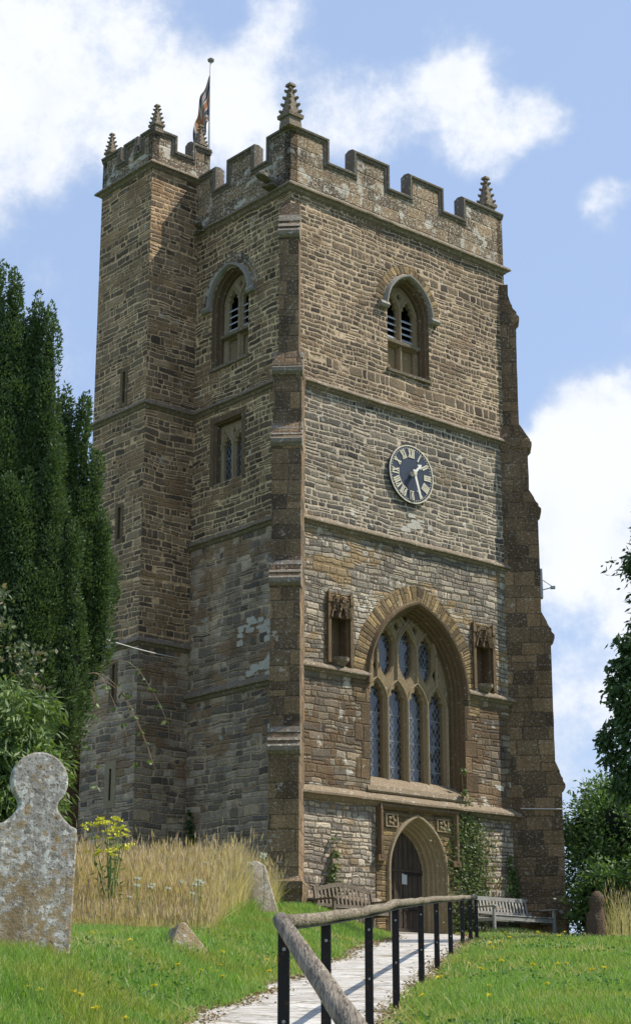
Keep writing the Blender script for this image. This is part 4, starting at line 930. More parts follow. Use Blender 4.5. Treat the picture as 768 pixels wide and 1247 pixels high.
# ---------------------------------------------------------------- railing
rl = empty('handrail', (-.245, 7.8, tz(-.2, 7.8)), 0, 'black iron post railing with round weathered wooden handrail beside the path', 'railing')
RO = Vector(rl.location)
PD = [(7.8, 345, .503), (9.24, 397, .617), (11.4, 450, .80), (13.2, 483, .975), (15.75, 514.5, 1.19), (17.8, 534, 1.362), (20.2, 551, 1.555), (22.8, 566, 1.765), (24.9, 576, 1.93), (26.8, 583.6, 2.075)]
tops = []
for d, px, zt in PD:
    x = (px - 384) / 2237 * d; tops.append(Vector((x, d, zt)))
    g0 = tz(x, d) - .12; bm = bmesh.new(); h = .026
    lean = random.uniform(-.006, .006); add_box(bm, (x - h, d - h * .6, g0), (x + h, d + h * .6, zt - .035))
    for v in bm.verts: v.co -= RO; 
    p = from_bm('post', bm, M_IRON, rl, bevel=.004)
    for zz in (zt - .12, zt - .42):
        bm = bmesh.new(); bmesh.ops.create_cone(bm, cap_ends=True, segments=8, radius1=.009, radius2=.007, depth=.012, matrix=Matrix.Translation(Vector((x, d - h * .6 - .005, zz)) - RO) @ Matrix.Rotation(R(90), 4, 'X')); from_bm('bolt', bm, M_METAL, p)
bm = bmesh.new(); P = []; 
for a, b_ in zip(tops, tops[1:]):
    k = 5
    for i in range(k): t = i / k; P.append(a.lerp(b_, t) + Vector((random.uniform(-.004, .004), 0, random.uniform(-.004, .004) - .006 * math.sin(math.pi * t))))
P.append(tops[-1] + Vector((.01, .12, .01)))
tube(bm, [p - RO for p in P], [.031 + random.uniform(-.002, .002) for _ in P], 12); from_bm('handrail_pole', bm, M_RAILW, rl, smooth=True)
lo0 = tops[0] + Vector((-.015, -.06, .0)); lo1 = Vector((.11, 5.15, .035)); lo2 = lo1 + (lo1 - lo0) * .9; P = [lo0 + (lo2 - lo0) * i / 16 for i in range(17)]
bm = bmesh.new(); tube(bm, [p - RO + Vector((random.uniform(-.002, .002), 0, random.uniform(-.002, .002))) for p in P], [.035 + .0005 * i for i in range(17)], 14); from_bm('handrail_pole', bm, M_RAILN, rl, smooth=True)
for t in (.52, .97):
    q = lo0.lerp(lo2, t); bm = bmesh.new(); add_box(bm, (q.x - .026, q.y - .016, tz(q.x, q.y) - .15), (q.x + .026, q.y + .016, q.z - .03))
    for v in bm.verts: v.co -= RO
    from_bm('post', bm, M_IRON, rl)
bm = bmesh.new()                                      # flat iron strip under the handrail
rings = []
for p in tops: q = p - RO; rings.append([q + Vector((-.018, 0, -.040)), q + Vector((.018, 0, -.040)), q + Vector((.018, 0, -.033)), q + Vector((-.018, 0, -.033))])
loft(bm, rings, True, True, True); from_bm('strip', bm, M_IRON, rl)

# ---------------------------------------------------------------- benches
def bench(u0, u1, vb, vf, mat, arched, label, zoff=0.0):
    L = u1 - u0; D = vb - vf; o = cw((u0 + u1) / 2, vf); gz = tz(o.x, o.y) + zoff
    root = empty('garden_bench', (o.x, o.y, gz), CW, label, 'bench', 'wooden benches against the tower'); hl = L / 2
    def part(name, bx, par=root, M=None):
        bm = bmesh.new()
        for lo, hi in bx: add_box(bm, lo, hi, M)
        return from_bm(name, bm, mat, par, bevel=.006)
    for s in (-1, 1):
        x = s * (hl - .035)
        part('leg', [((x - .033, -.03, -.1), (x + .033, .035, .62))]); part('leg', [((x - .033, D - .06, -.1), (x + .033, D, .45))])
        bm = bmesh.new(); loft(bm, [[(x + a, D - .03 + b_ + (z - .42) * .22, z) for a, b_ in ((-.033, -.03), (.033, -.03), (.033, .03), (-.033, .03))] for z in (.42, .93)], True, True, True); from_bm('back_post', bm, mat, root, bevel=.006)
        part('armrest', [((x - .05, -.06, .62), (x + .05, D + .02, .655))]); part('side_rail', [((x - .02, .03, .30), (x + .02, D - .05, .38))])
    part('front_rail', [((-hl + .07, -.005, .32), (hl - .07, .03, .42))]); part('back_rail', [((-hl + .07, D - .05, .32), (hl - .07, D - .02, .42))])
    n = 6
    for k in range(n): y0 = .0 + (D - .06) * k / n; part('seat_slat', [((-hl + .02, y0 - .02, .425 + .001 * k), (hl - .02, y0 + .055, .447 + .001 * k))])
    lean = lambda z: D - .03 + (z - .42) * .22
    ztop = lambda x: .86 + (.13 * (math.cos(x / hl * math.pi) * .5 + .5) ** .8 if arched else .0)
    bm = bmesh.new(); rings = []
    for i in range(17):
        x = -hl + .05 + (L - .1) * i / 16; z = ztop(x); y = lean(z); rings.append([(x, y - .022, z - .045), (x, y + .022, z - .045), (x, y + .022, z + .045), (x, y - .022, z + .045)])
    loft(bm, rings, True, True, True); from_bm('top_rail', bm, mat, root)
    bm = bmesh.new(); add_box(bm, (-hl + .07, lean(.53) - .02, .5), (hl - .07, lean(.53) + .02, .56)); from_bm('lower_back_rail', bm, mat, root)
    ns = int(L / .115)
    for i in range(ns):
        x = -hl + .12 + (L - .24) * i / (ns - 1); z1 = ztop(x) - .04
        bm = bmesh.new(); loft(bm, [[(x - .026, lean(z) - .009, z), (x + .026, lean(z) - .009, z), (x + .026, lean(z) + .009, z), (x - .026, lean(z) + .009, z)] for z in (.55, z1)], True, True, True); from_bm('back_slat', bm, mat, root)
    return root
bench(5.45, 7.58, -.30, -.88, M_BENCH, False, 'silver-grey slatted bench with straight back right of the ivy', .10)
bench(.52, 2.24, -.30, -.88, M_BENCHB, True, 'brown slatted bench with curved top rail left of the church door', .12)

# ---------------------------------------------------------------- gravestones
def grave_mat(name, base, ochre, amt=1.0, pink=None):
    m, N, b, o = new_mat(name); p = N.n('ShaderNodeTexCoord').outputs['Object']
    c = N.mix(N.noise(p, 4, 5, .65), base, tuple(k * 1.35 for k in base))
    q = N.vm('ADD', p, N.vm('SCALE', N.vm('SUBTRACT', N.noise(p, 14, 3, col=True), (.5, .5, .5)), scale=.05))
    for sc, th, col_, al in ((9, .30, (.66, .65, .58), .85), (22, .30, (.72, .70, .62), .8), (15, .24, (.17, .15, .12), .6), (13, .20, (.42, .27, .10), .7), (45, .26, (.08, .075, .06), .6)):
        v = N.vor(q, sc); r = N.sep(v.outputs['Color'])[0]; sz = N.m('MULTIPLY', r, th * 1.5 * amt)
        c = N.mix(N.m('MULTIPLY', N.ss(N.m('SUBTRACT', sz, v.outputs[0]), -.02, .05), al), c, col_)
    z = N.sep(p)[2]
    v = N.m('ADD', N.noise(p, 12, 6, .8), N.m('MULTIPLY', N.ss(z, .1, 1.3, .10, -.03), 1.0)); c = N.mix(N.ss(v, .53, .60, 0, .85), c, ochre)
    v = N.noise(N.vm('ADD', p, (4, 4, 4)), 18, 4, .7); c = N.mix(N.ss(v, .60, .66, 0, .6), c, (.09, .08, .06))
    st = N.noise(N.vm('MULTIPLY', p, (9, 9, 1.2)), 1.0, 4, .6); c = N.mix(1.0, c, N.ramp(st, [(.35, (.74, .72, .70)), (.6, (1.08, 1.08, 1.08))]), 'MULTIPLY')
    N.set(b.inputs['Base Color'], c); N.set(b.inputs['Normal'], N.bump(N.m('MULTIPLY', N.noise(p, 22, 6, .75), .022))); return m
M_GRAVE = grave_mat('lichened_headstone', (.36, .335, .29), (.33, .235, .11), 1.25)
M_GRAVE2 = grave_mat('pinkish_headstone', (.52, .44, .36), (.40, .31, .20), .8)
def headstone(name, outline, th, loc, rz, lean, mat, label, bev=.015, tilt=0.0):
    bm = bmesh.new(); n = len(outline); f0 = [bm.verts.new((p[0], -th / 2, p[1])) for p in outline]; f1 = [bm.verts.new((p[0], th / 2, p[1])) for p in outline]
    bm.faces.new(f0); bm.faces.new(f1[::-1])
    for i in range(n): j = (i + 1) % n; bm.faces.new((f0[i], f0[j], f1[j], f1[i]))
    o = from_bm(name, bm, mat, None); b_ = o.modifiers.new('bevel', 'BEVEL'); b_.width = bev; b_.segments = 2; b_.limit_method = 'ANGLE'
    o.location = loc; o.rotation_euler = (lean, tilt, rz); return tag(o, label, 'gravestone')
ol = [(-.325, -.15), (.315, -.15), (.322, .3), (.325, .97), (.27, .99), (.20, 1.035), (.155, 1.09), (.145, 1.12)]
cz, rr = 1.315, .215
a0 = -math.acos(.145 / rr) + 0; 
for i in range(27):
    a = math.radians(-46) + (math.radians(180 + 92)) * i / 26; ol.append((rr * math.cos(a), cz + rr * math.sin(a)))
ol += [(-.145, 1.12), (-.155, 1.09), (-.20, 1.035), (-.27, .99), (-.33, .97), (-.328, .3)]
gx = (30 - 384) / 2237 * 13.2
ol = [(p[0] * (.93 if p[1] < 1.0 else 1), p[1]) for p in ol]
headstone('round_topped_headstone', ol, .10, (gx, 13.2, tz(gx, 13.2) - .02), R(20), R(-2), M_GRAVE, 'large grey lichen-spotted headstone with round disc head at left edge', tilt=R(1.2))
ol2 = [(-.19, -.2), (.19, -.2), (.18, .66), (.09, .75), (-.09, .77), (-.17, .70)]
headstone('leaning_headstone', ol2, .12, (-.72, 25.6, tz(-.7, 25.6) + .02), R(14), R(-6), M_GRAVE2, 'pale pinkish headstone leaning left at the edge of the tall dry grass', tilt=R(-15))
ol3 = [(-.15, -.3), (.24, -.3), (.22, -.04), (.01, .22), (-.05, .21), (-.14, .04)]
headstone('sunken_stone', ol3, .22, (-1.2, 16.2, tz(-1.2, 16.2) + .01), R(32), R(-14), M_GRAVE, 'small pointed gravestone top sunk in the lawn before the dry grass')
x_, y_ = 6.0, 39.0
bm = bmesh.new(); rings = []
for i in range(12):
    t = i / 11; z = t * 1.15; w_ = .21 * (1.15 - .35 * t - .28 * math.exp(-((t - .66) / .09) ** 2)) * (1 - .7 * max(0, (t - .85) / .15) ** 2); sx = .12 * t
    rings.append([Vector((sx + w_ * math.cos(k * .785) * (1 + .4 * mnoise.noise((k * 1.3, t * 6, 2))), .6 * w_ * math.sin(k * .785) * (1 + .2 * mnoise.noise((k * 1.1, t * 4, 8))), z - .1)) for k in range(8)])
loft(bm, rings, True, True, True); M_DARKST = stone('dark_red_weathered_stone', (.085, .055, .038), (.14, .095, .065), .1, .03)
o = from_bm('old_stone_marker', bm, M_DARKST, None, smooth=True); o.location = (x_, y_, tz(x_, y_)); tag(o, 'dark reddish worn upright stone before the hedge right of the tower', 'gravestone')

# ---------------------------------------------------------------- foliage
def unit(v): return v / np.maximum(np.linalg.norm(v, axis=-1, keepdims=True), 1e-9)
def leaf_arrays(P, D, L, Wd, rnd=.5, fold=.0):
    """rhombic leaves at P pointing along D"""
    n = len(P); D = unit(D + rng.normal(0, rnd, (n, 3))); A = unit(np.cross(D, rng.normal(0, 1, (n, 3))))
    L = np.asarray(L); Wd = np.asarray(Wd); L = (L * rng.uniform(.6, 1.3, n))[:, None]; Wd = (Wd * rng.uniform(.7, 1.2, n))[:, None]
    mid = P + D * L * .45; B = unit(np.cross(A, D))
    V = np.stack([P, mid + A * Wd / 2 + B * fold * Wd, P + D * L, mid - A * Wd / 2 + B * fold * Wd], 1).reshape(-1, 3)
    F = np.arange(n * 4).reshape(n, 4); return V, F
def leaf_obj(name, P, D, L, Wd, mat, parent=None, rnd=.5, org=(0, 0, 0)):
    V, F = leaf_arrays(np.asarray(P, float), np.asarray(D, float), L, Wd, rnd, .15); return np_mesh(name, V - np.array(org), F, mat, parent)
def ell_surf(n, c, r):
    d = unit(rng.normal(0, 1, (n, 3))); return np.array(c) + d * np.array(r), unit(d / np.array(r))

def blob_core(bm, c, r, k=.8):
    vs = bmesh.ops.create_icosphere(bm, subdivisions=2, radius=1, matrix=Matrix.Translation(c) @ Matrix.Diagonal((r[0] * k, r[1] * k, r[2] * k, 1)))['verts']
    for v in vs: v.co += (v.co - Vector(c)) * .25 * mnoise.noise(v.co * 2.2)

# Irish yew: upright spires packed with upright sprays
def yew():
    bx, by = -5.25, 27.6; bz = tz(bx, by); root = empty('yew_tree', (bx, by, bz), 0, 'tall dark columnar yew with several pointed spires at left edge', 'tree')
    sp = [(-5.05, 27.2, 12.45, .34), (-5.35, 27.4, 12.7, .36), (-4.66, 27.3, 12.1, .27), (-4.42, 27.2, 11.85, .28), (-4.15, 27.5, 10.5, .26), (-4.85, 27.4, 11.8, .3), (-5.75, 27.5, 13.0, .45), (-6.3, 27.9, 12.2, .5), (-4.05, 27.4, 10.0, .20), (-3.80, 27.4, 10.3, .17), (-3.62, 27.5, 9.3, .18), (-3.45, 27.5, 8.3, .18), (-4.2, 27.5, 9.9, .26),
          (-4.6, 27.6, 10.9, .3), (-5.3, 28.3, 12.0, .5), (-6.2, 28.6, 11.4, .6), (-4.9, 28.2, 10.6, .45), (-6.9, 28.1, 10.4, .5), (-5.1, 26.9, 9.8, .3), (-4.6, 26.8, 8.8, .3), (-4.25, 26.9, 9.3, .22), (-3.85, 27.0, 8.0, .24), (-4.9, 26.7, 7.6, .3), (-4.3, 26.7, 7.2, .28)]
    lobes = []
    for x, y, zt, r in sp:
        z = max(3.0, zt - 5.5, 5.9 + (x + 3.45) * 3.2)
        while z < zt - .30:
            t = (zt - z) / 3.2; taper = min(1.0, .22 + .95 * t); rr_ = r * taper; lr = max(.085, rr_ * rng.uniform(.42, .62)); lh = rng.uniform(.26, .44) * (1.0 if t > .25 else .8)
            for q in range(3 if rr_ > .2 else 2):
                a = rng.uniform(-3.3, .3); lobes.append((x + rr_ * .8 * math.cos(a), y + rr_ * .8 * math.sin(a), z + rng.uniform(-.1, .1), lr, lh))
            z += .24 if rr_ > .2 else .2
        lobes.append((x, y, zt - .26, .055, .30)); lobes.append((x + rng.normal(0, .03), y, zt - .5, .085, .3))
    # skirt: the crown bulges out lower down, to the right most of all
    env = lambda z: np.interp(z, [2.2, 3.4, 4.4, 5.4, 6.6, 7.4, 8.4, 9.6], [-5.0, -4.35, -3.95, -3.55, -3.18, -3.20, -3.50, -4.0])
    for k in range(760):
        z = rng.uniform(2.3, 9.4); xr = float(env(z)); cx = -5.6; a = rng.uniform(-2.6, .4) if k % 6 else rng.uniform(0, 6.28); rx = xr - cx - .2; ry = 1.35 * (1 if z < 8.4 else .8)
        col = .07 * math.sin(a * 15); lobes.append((cx + rx * math.cos(a) * (.93 + col), 27.9 + ry * math.sin(a) * (.93 + col), z, rng.uniform(.10, .22), rng.uniform(.22, .46)))
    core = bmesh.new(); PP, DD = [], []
    for (x, y, z, r, h) in lobes:
        n = int(110 + 4200 * r * h); P_, Nn = ell_surf(n, (x, y, z), (r, r, h)); P_ = P_ + Nn * rng.normal(0, .012, (n, 1)); keep = (Nn[:, 1] < .5) | (rng.uniform(0, 1, n) < .3)
        PP.append(P_[keep]); DD.append((Nn * 1.0 + np.array([0, 0, .7]))[keep])
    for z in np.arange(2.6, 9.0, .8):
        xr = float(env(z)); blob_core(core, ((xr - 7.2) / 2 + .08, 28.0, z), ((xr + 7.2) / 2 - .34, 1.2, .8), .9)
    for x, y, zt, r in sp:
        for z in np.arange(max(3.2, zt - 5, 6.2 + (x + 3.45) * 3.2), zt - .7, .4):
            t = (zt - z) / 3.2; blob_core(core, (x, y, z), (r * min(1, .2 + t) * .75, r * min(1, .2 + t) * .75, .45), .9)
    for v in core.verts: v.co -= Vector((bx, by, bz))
    from_bm('dark_crown_core', core, L_CORE, root)  # solid dark blobs added to fill the crown, painted as its inner shade
    P_ = np.concatenate(PP); D_ = np.concatenate(DD)
    leaf_obj('crown', P_, D_, .062, .030, L_YEW, root, .4, (bx, by, bz))
    bm = bmesh.new(); tube(bm, [(0, 0, -.2), (.05, 0, 1), (0, .05, 3), (0, 0, 6)], [.45, .36, .3, .18], 10, .1); from_bm('trunk', bm, M_BARK, root)
yew()

def bush(name, label, cat, base, blobs, mat, n, L, Wd, droop=0.0, rnd=.7, core=True, group=None, trunk=True, stems=0, upd=.3, clump=.0, coremat=None):
    root = empty(name, base, 0, label, cat, group); bx = np.array(base); PP, DD = [], []
    tot = sum(r[0] * r[2] + r[0] * r[1] for _, r in blobs)
    for c, r in blobs:
        k = int(n * (r[0] * r[2] + r[0] * r[1]) / tot); P_, Nn = ell_surf(k, c, r); P_ = P_ + Nn * rng.normal(-.02, .12, (k, 1)) * min(r) 
        if clump:                                        # gather the leaves in clumps with gaps between
            nc = max(6, int(k / 28)); C_, CN = ell_surf(nc, c, r); C_ = C_ + CN * rng.normal(0, .13, (nc, 1)) * min(r); idx = rng.integers(0, nc, k); P_ = C_[idx] + rng.normal(0, clump, (k, 3)); Nn = unit(Nn * .2 + CN[idx])
        PP.append(P_); DD.append(Nn + np.array([0, 0, upd - droop * 2.2]))
    leaf_obj('foliage', np.concatenate(PP), np.concatenate(DD), L, Wd, mat, root, rnd, base)
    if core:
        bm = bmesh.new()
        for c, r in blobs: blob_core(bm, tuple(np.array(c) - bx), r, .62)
        from_bm('dark_core', bm, coremat or L_CORE, root)  # dark filler blobs behind the leaves, shade put in their colour
    if trunk:
        bm = bmesh.new()
        for c, r in blobs[:6]:
            q = Vector(np.array(c) - bx); tube(bm, [(0, 0, -.1), (q.x * .3, q.y * .3, q.z * .45), (q.x * .8, q.y * .8, q.z * .95)], [.06, .045, .02], 6)
        from_bm('stems', bm, M_BARK, root)
    return root
# bright drooping shrub behind the headstone
bl = []
bb = (-3.9, 22.5); bz = tz(*bb)
for x, z, r in [(X_ - .42, Z_ - .12, R__) for X_, Z_, R__ in [(-3.95, 3.9, .42), (-3.45, 4.0, .35), (-3.2, 3.45, .34), (-3.6, 3.3, .5), (-4.2, 3.2, .5), (-3.25, 2.85, .34), (-3.7, 2.6, .5), (-4.3, 2.3, .5), (-3.35, 2.3, .32), (-3.9, 1.8, .5), (-3.15, 4.25, .14), (-3.62, 4.35, .16), (-4.6, 3.4, .5), (-4.7, 2.4, .5)]]:
    bl.append(((x, 22.5 + rng.uniform(-.25, .25), z), (r, r, r * 1.15)))
bush('drooping_shrub', 'bright green shrub with drooping narrow leaves behind the round-topped headstone', 'shrub', (bb[0], bb[1], bz), bl, L_BUSH, 24000, .16, .036, droop=.55, rnd=.5, clump=.09, core=False)
bl = [((x, 24.3 + rng.uniform(-.3, .3), z), (r, r, r)) for x, z, r in [(-4.3, 4.8, .40), (-3.95, 4.6, .24), (-4.5, 5.3, .42), (-4.0, 5.15, .22), (-4.55, 5.85, .3), (-4.9, 4.5, .5), (-5.0, 5.4, .4), (-4.6, 3.9, .5), (-4.8, 3.0, .6), (-4.8, 2.2, .6)]]
bush('elder_bush', 'dull green shrub with pale pinkish leaf clusters against the lower yew', 'shrub', (-4.7, 24.3, tz(-4.7, 24.3)), bl, L_ELDER, 3000, .10, .05, rnd=.8, clump=.08, core=False)
# trailing bramble stems hanging from the yew
bm = bmesh.new(); bp = Vector((-3.3, 26.2, 5.2)); LP = []; LD = []
for k in range(6):
    P = [Vector((random.uniform(-.25, .15), random.uniform(-.2, .2), random.uniform(-.1, .3)))]; v = Vector((random.uniform(.1, .5), 0, random.uniform(.1, .5)))
    for i in range(9): v += Vector((random.uniform(-.08, .07), 0, -.16)); P.append(P[-1] + v * .26)
    tube(bm, P, [.006 - .0004 * i for i in range(len(P))], 4)
    for p in P[4:]:
        if random.random() < .7:
            for _ in range(3): LP.append(p + bp); LD.append((random.uniform(-1, 1), random.uniform(-1, 1), -.3))
M_TWIG = simple('bramble_stem', (.24, .16, .10), .8)
br = from_bm('bramble', bm, M_TWIG, None); br.location = bp; tag(br, 'loose arching bramble stems hanging beside the yew before the turret', 'bramble')
leaf_obj('leaves', [tuple(p) for p in LP], LD, .12, .055, L_IVY, br, .4, tuple(bp))

# --- right-hand tree with hanging branches
def right_tree():
    bx, by = 7.6, 27.0; bz = tz(bx, by); root = empty('broadleaf_tree', (bx, by, bz), 0, 'dark leafy tree with low hanging branches reaching in at right edge', 'tree')
    bm = bmesh.new(); tube(bm, [(0, 0, -.2), (.05, .1, 1.2), (-.1, 0, 2.8), (-.2, .1, 4.8), (0, 0, 7)], [.36, .3, .26, .2, .08], 10, .06); from_bm('trunk', bm, M_BARK, root)
    at = lambda px, py, d: Vector(((px - 384) / 2237 * d, d, (1270 - py) / 2142 * d / 1.0))
    def atp(px, py, d): v = px_dir(px, py); return v * (d / v.y)
    tips = [((762, 684), 26.8, .20), ((775, 690), 27, .3), ((752, 782), 26.5, .18), ((765, 800), 26.4, .28), ((745, 812), 26.6, .2), ((758, 840), 26.4, .32), ((742, 850), 26.5, .22), ((770, 870), 26.4, .35), ((748, 880), 26.5, .26), ((734, 895), 26.5, .16),
            ((760, 905), 26.4, .30), ((745, 925), 26.5, .2), ((727, 905), 26.5, .12), ((758, 940), 26.5, .24), ((742, 958), 26.5, .13), ((768, 960), 26.4, .28), ((752, 968), 26.5, .12), ((775, 760), 26.7, .25), ((790, 720), 27, .5), ((800, 820), 26.8, .6), ((800, 920), 26.8, .6), ((730, 925), 26.5, .08), ((755, 820), 26.5, .2), ((740, 835), 26.6, .13)]
    LP, LD = [], []; lb = bmesh.new(); O = Vector((bx, by, bz))
    for (p, d, r) in tips:
        p = (p[0] + 9, p[1]); r = r * .82
        c = atp(*p, d); s = Vector((bx - .1, by, c.z + 1.1)); mid = s.lerp(c, .55) + Vector((0, 0, .45)); tube(lb, [s - O, mid - O, c - O], [.07, .04, .012], 5)
        n = int(1500 * r * r * 3.0) + 80
        cc = np.array(c); nc = max(4, n // 26); C_ = cc + unit(rng.normal(0, 1, (nc, 3))) * rng.uniform(0.2, 1, (nc, 1)) ** .5 * r * np.array([1, 1, 1.1]); i_ = rng.integers(0, nc, n)
        LP.append(C_[i_] + rng.normal(0, .055, (n, 3))); LD.append(np.tile([-.35, -.1, -.75], (n, 1)))
    for c, r in [((7.3, 27, 7.2), (2.0, 2.0, 1.7)), ((8.4, 27.5, 6.0), (2.0, 2.2, 1.8)), ((7.6, 27.3, 8.8), (1.5, 1.6, 1.3)), ((7.4, 27.3, 5.2), (1.3, 1.7, 1.4)), ((9.2, 27.3, 7.6), (1.5, 1.8, 1.6))]:
        n = 7000; C_, CN = ell_surf(300, c, r); C_ = C_ + CN * rng.normal(0, .2, (300, 1)); i_ = rng.integers(0, 300, n); P_ = C_[i_] + rng.normal(0, .14, (n, 3)); LP.append(P_); LD.append(CN[i_] + np.array([0, 0, -.4]))
    from_bm('limbs', lb, M_BARK, root)
    leaf_obj('crown', np.concatenate(LP), np.concatenate(LD), .12, .05, L_TREE, root, .55, (bx, by, bz))
right_tree()

# --- bushes and trees beyond, right of the tower
L_FAR = L_HEDGE
def far_bush(i, x, y, ztop, r, label, mat=L_HEDGE, n=9000, L=.17, sp=1.0):
    bz = tz(x, y); bl = []
    h = ztop - bz; k = 9
    for j in range(k):
        a = rng.uniform(0, 6.28); q = rng.uniform(0, .75) * r; z = bz + h * rng.uniform(.25, .8); bl.append(((x + q * math.cos(a), y + q * math.sin(a), z), (r * .45, r * .45, min(h * .3, r * .5))))
    bl.append(((x, y, bz + h - r * .4), (r * .5, r * .5, r * .4))); bl.append(((x, y, bz + h * .4), (r * .85, r * .85, h * .42))); 
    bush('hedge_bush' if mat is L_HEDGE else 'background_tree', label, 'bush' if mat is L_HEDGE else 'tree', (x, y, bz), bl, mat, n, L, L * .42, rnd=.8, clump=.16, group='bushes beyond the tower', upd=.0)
far_bush(0, 7.7, 44.5, 6.3, 1.75, 'dense mid-green bush directly right of the tower buttress', n=30000, L=.13)
far_bush(1, 9.6, 46.5, 7.0, 2.1, 'taller green bush behind the hedge at the right edge', n=22000, L=.14)
far_bush(2, 6.9, 41.9, 3.9, .8, 'low green bush behind the dark upright stone', n=5000, L=.14)
far_bush(3, 8.3, 41.0, 4.6, 1.0, 'rounded bush behind the tall dry weeds at right edge', n=7000, L=.15)
far_bush(4, 13.5, 49.0, 5.6, 2.2, 'large bush out beyond the right edge', n=5000)
far_bush(6, 13.0, 62.0, 9.6, 4.0, 'distant pale tree seen over the bushes right of the tower', mat=L_ELDER, n=9000, L=.3)
far_bush(7, -13.0, 46.0, 8.0, 3.2, 'broad tree left of the nave behind the yew', mat=L_TREE, n=8000, L=.26)
far_bush(8, -9.6, 33.0, 5.4, 1.8, 'dark bush left of the yew outside the lawn', n=6000)

# --- climbers on the walls
def climber(name, label, fr, pts, n, L, mat=L_IVY, spread=.1, wide=.5):
    """pts: (u, z, radius) along the plant, leaves lie close to the wall"""
    P, D = [], []; tot = sum(p[2] for p in pts)
    for (u, z, r) in pts:
        for _ in range(int(n * r / tot)):
            a = fr(u + rng.normal(0, r * wide), z + rng.normal(0, r * .6), rng.uniform(.02, spread)); q = cw(a.x, a.y, a.z); P.append(tuple(q))
            nr = fr(0, 0, 1) - fr(0, 0, 0); nv_ = cw(nr.x, nr.y) - CO; D.append((nv_.x * .8 + rng.normal(0, .3), nv_.y * .8 + rng.normal(0, .3), -.6))
    b0 = fr(pts[-1][0], pts[-1][1], .0); o_ = cw(b0.x, b0.y, b0.z); root = empty(name, tuple(o_), 0, label, 'climber')
    leaf_obj('leaves', P, D, L, L * .8, mat, root, .45, tuple(o_))
    bm = bmesh.new(); pp = []
    for (u, z, r) in pts: a = fr(u, z, .02); pp.append(cw(a.x, a.y, a.z) - o_)
    tube(bm, pp, .012, 4); from_bm('stem', bm, M_TWIG, root)
    return root
climber('ivy', 'ivy climbing the wall from the ground to the string course right of the door', FF, [(5.42, 6.2, .05), (5.44, 5.7, .07), (5.5, 5.1, .3), (5.6, 4.8, .45), (5.62, 4.5, .5), (5.6, 4.2, .52), (5.6, 3.9, .52), (5.6, 3.6, .52), (5.55, 3.3, .5), (5.5, 3.0, .46), (5.45, 2.7, .42), (5.4, 2.4, .4)], 3400, .075, mat=L_IVYP, wide=.72)
climber('climbing_plant', 'small leafy climber on the wall behind the grey bench', FF, [(6.95, 4.25, .08), (7.0, 3.9, .16), (7.05, 3.6, .22), (7.1, 3.3, .26), (7.1, 3.0, .26), (7.05, 2.6, .25)], 620, .085)
climber('climbing_plant', 'thin leafy climber on the wall behind the brown bench', FF, [(1.28, 4.3, .05), (1.3, 4.0, .09), (1.25, 3.7, .12), (1.2, 3.45, .2), (1.3, 3.25, .22), (1.2, 2.9, .22), (1.2, 2.5, .2)], 330, .085)
climber('climbing_plant', 'dark climber low in the inner corner beside the turret', FL, [(3.45, 5.1, .05), (3.4, 4.8, .12), (3.35, 4.5, .14), (3.3, 4.2, .14), (3.2, 3.9, .14), (3.2, 3.4, .16), (3.2, 2.6, .2)], 560, .085, L_TREE)
climber('climbing_plant', 'dark shrubby climber at the foot of the near buttress', FL, [(.9, 3.3, .2), (.7, 3.0, .25), (.6, 2.7, .25), (.6, 2.4, .3)], 400, .085, L_TREE, .4)

# ---------------------------------------------------------------- grass
def blades(name, X, Y, Hh, Wd, mat, lean=.35, kind=None, dz=0.0, seg2=True):
    n = len(X); Z = terrain(X, Y) + dz; B = np.stack([X, Y, Z], 1); a = rng.uniform(0, 2 * np.pi, n); s = np.stack([np.cos(a), np.sin(a), np.zeros(n)], 1)
    l = np.clip(rng.normal(0, lean, (n, 2)), -2 * lean, 2 * lean); H_ = np.asarray(Hh)[:, None]; w_ = np.asarray(Wd)[:, None]
    up = np.array([0, 0, 1.0]); ld = np.concatenate([l, np.zeros((n, 1))], 1)
    m = B + up * H_ * .55 + ld * H_ * .3; t = B + up * H_ * .98 + ld * H_ * .95
    V = np.stack([B - s * w_ / 2, B + s * w_ / 2, m + s * w_ * .4, t + s * w_ * .08, t - s * w_ * .08, m - s * w_ * .4], 1).reshape(-1, 3); i = np.arange(n)[:, None] * 6
    me_F = np.concatenate([i + np.array([[0, 1, 2, 5]]), i + np.array([[5, 2, 3, 4]])])
    o = np_mesh(name, V, me_F, mat, None); tag(o, kind='stuff'); return o
def scatter(x0f, x1f, y0, y1, n, pw=1.0):
    Y = y0 + (y1 - y0) * rng.uniform(0, 1, n) ** pw; f = rng.uniform(0, 1, n); a = x0f(Y); b_ = x1f(Y); return a + (b_ - a) * f, Y
def ell_in_tower(X, Y):
    u = (X - CO.x) * math.cos(CW) + (Y - CO.y) * math.sin(CW); v = -(X - CO.x) * math.sin(CW) + (Y - CO.y) * math.cos(CW); return (v > -.05) & (u > -.1) | (v > 3.6) & (u > -1.5)
# right lawn
n = 250000; X, Y = scatter(lambda y: path_right(y) + .03 - .05, lambda y: .2 * y + 1.2, 11.0, 42, n, 1.35); e = X - path_right(Y) + rng.normal(0, .05, n); k = (e > .02) & ~ell_in_tower(X, Y); X, Y = X[k], Y[k]
hgt = rng.uniform(.035, .10, len(X)) * (1 + .35 * np.array(np.sin(X * 1.7 + Y * .9))) * np.interp(Y, [14, 34], [1, .6]); hgt = hgt * np.where(rng.uniform(0, 1, len(X)) < .02, 1.4, 1)
blades('lawn_grass', X, Y, hgt, .0045 + .00024 * Y, L_GRASS, .28)['label'] = 'short bright green lawn right of the railing'
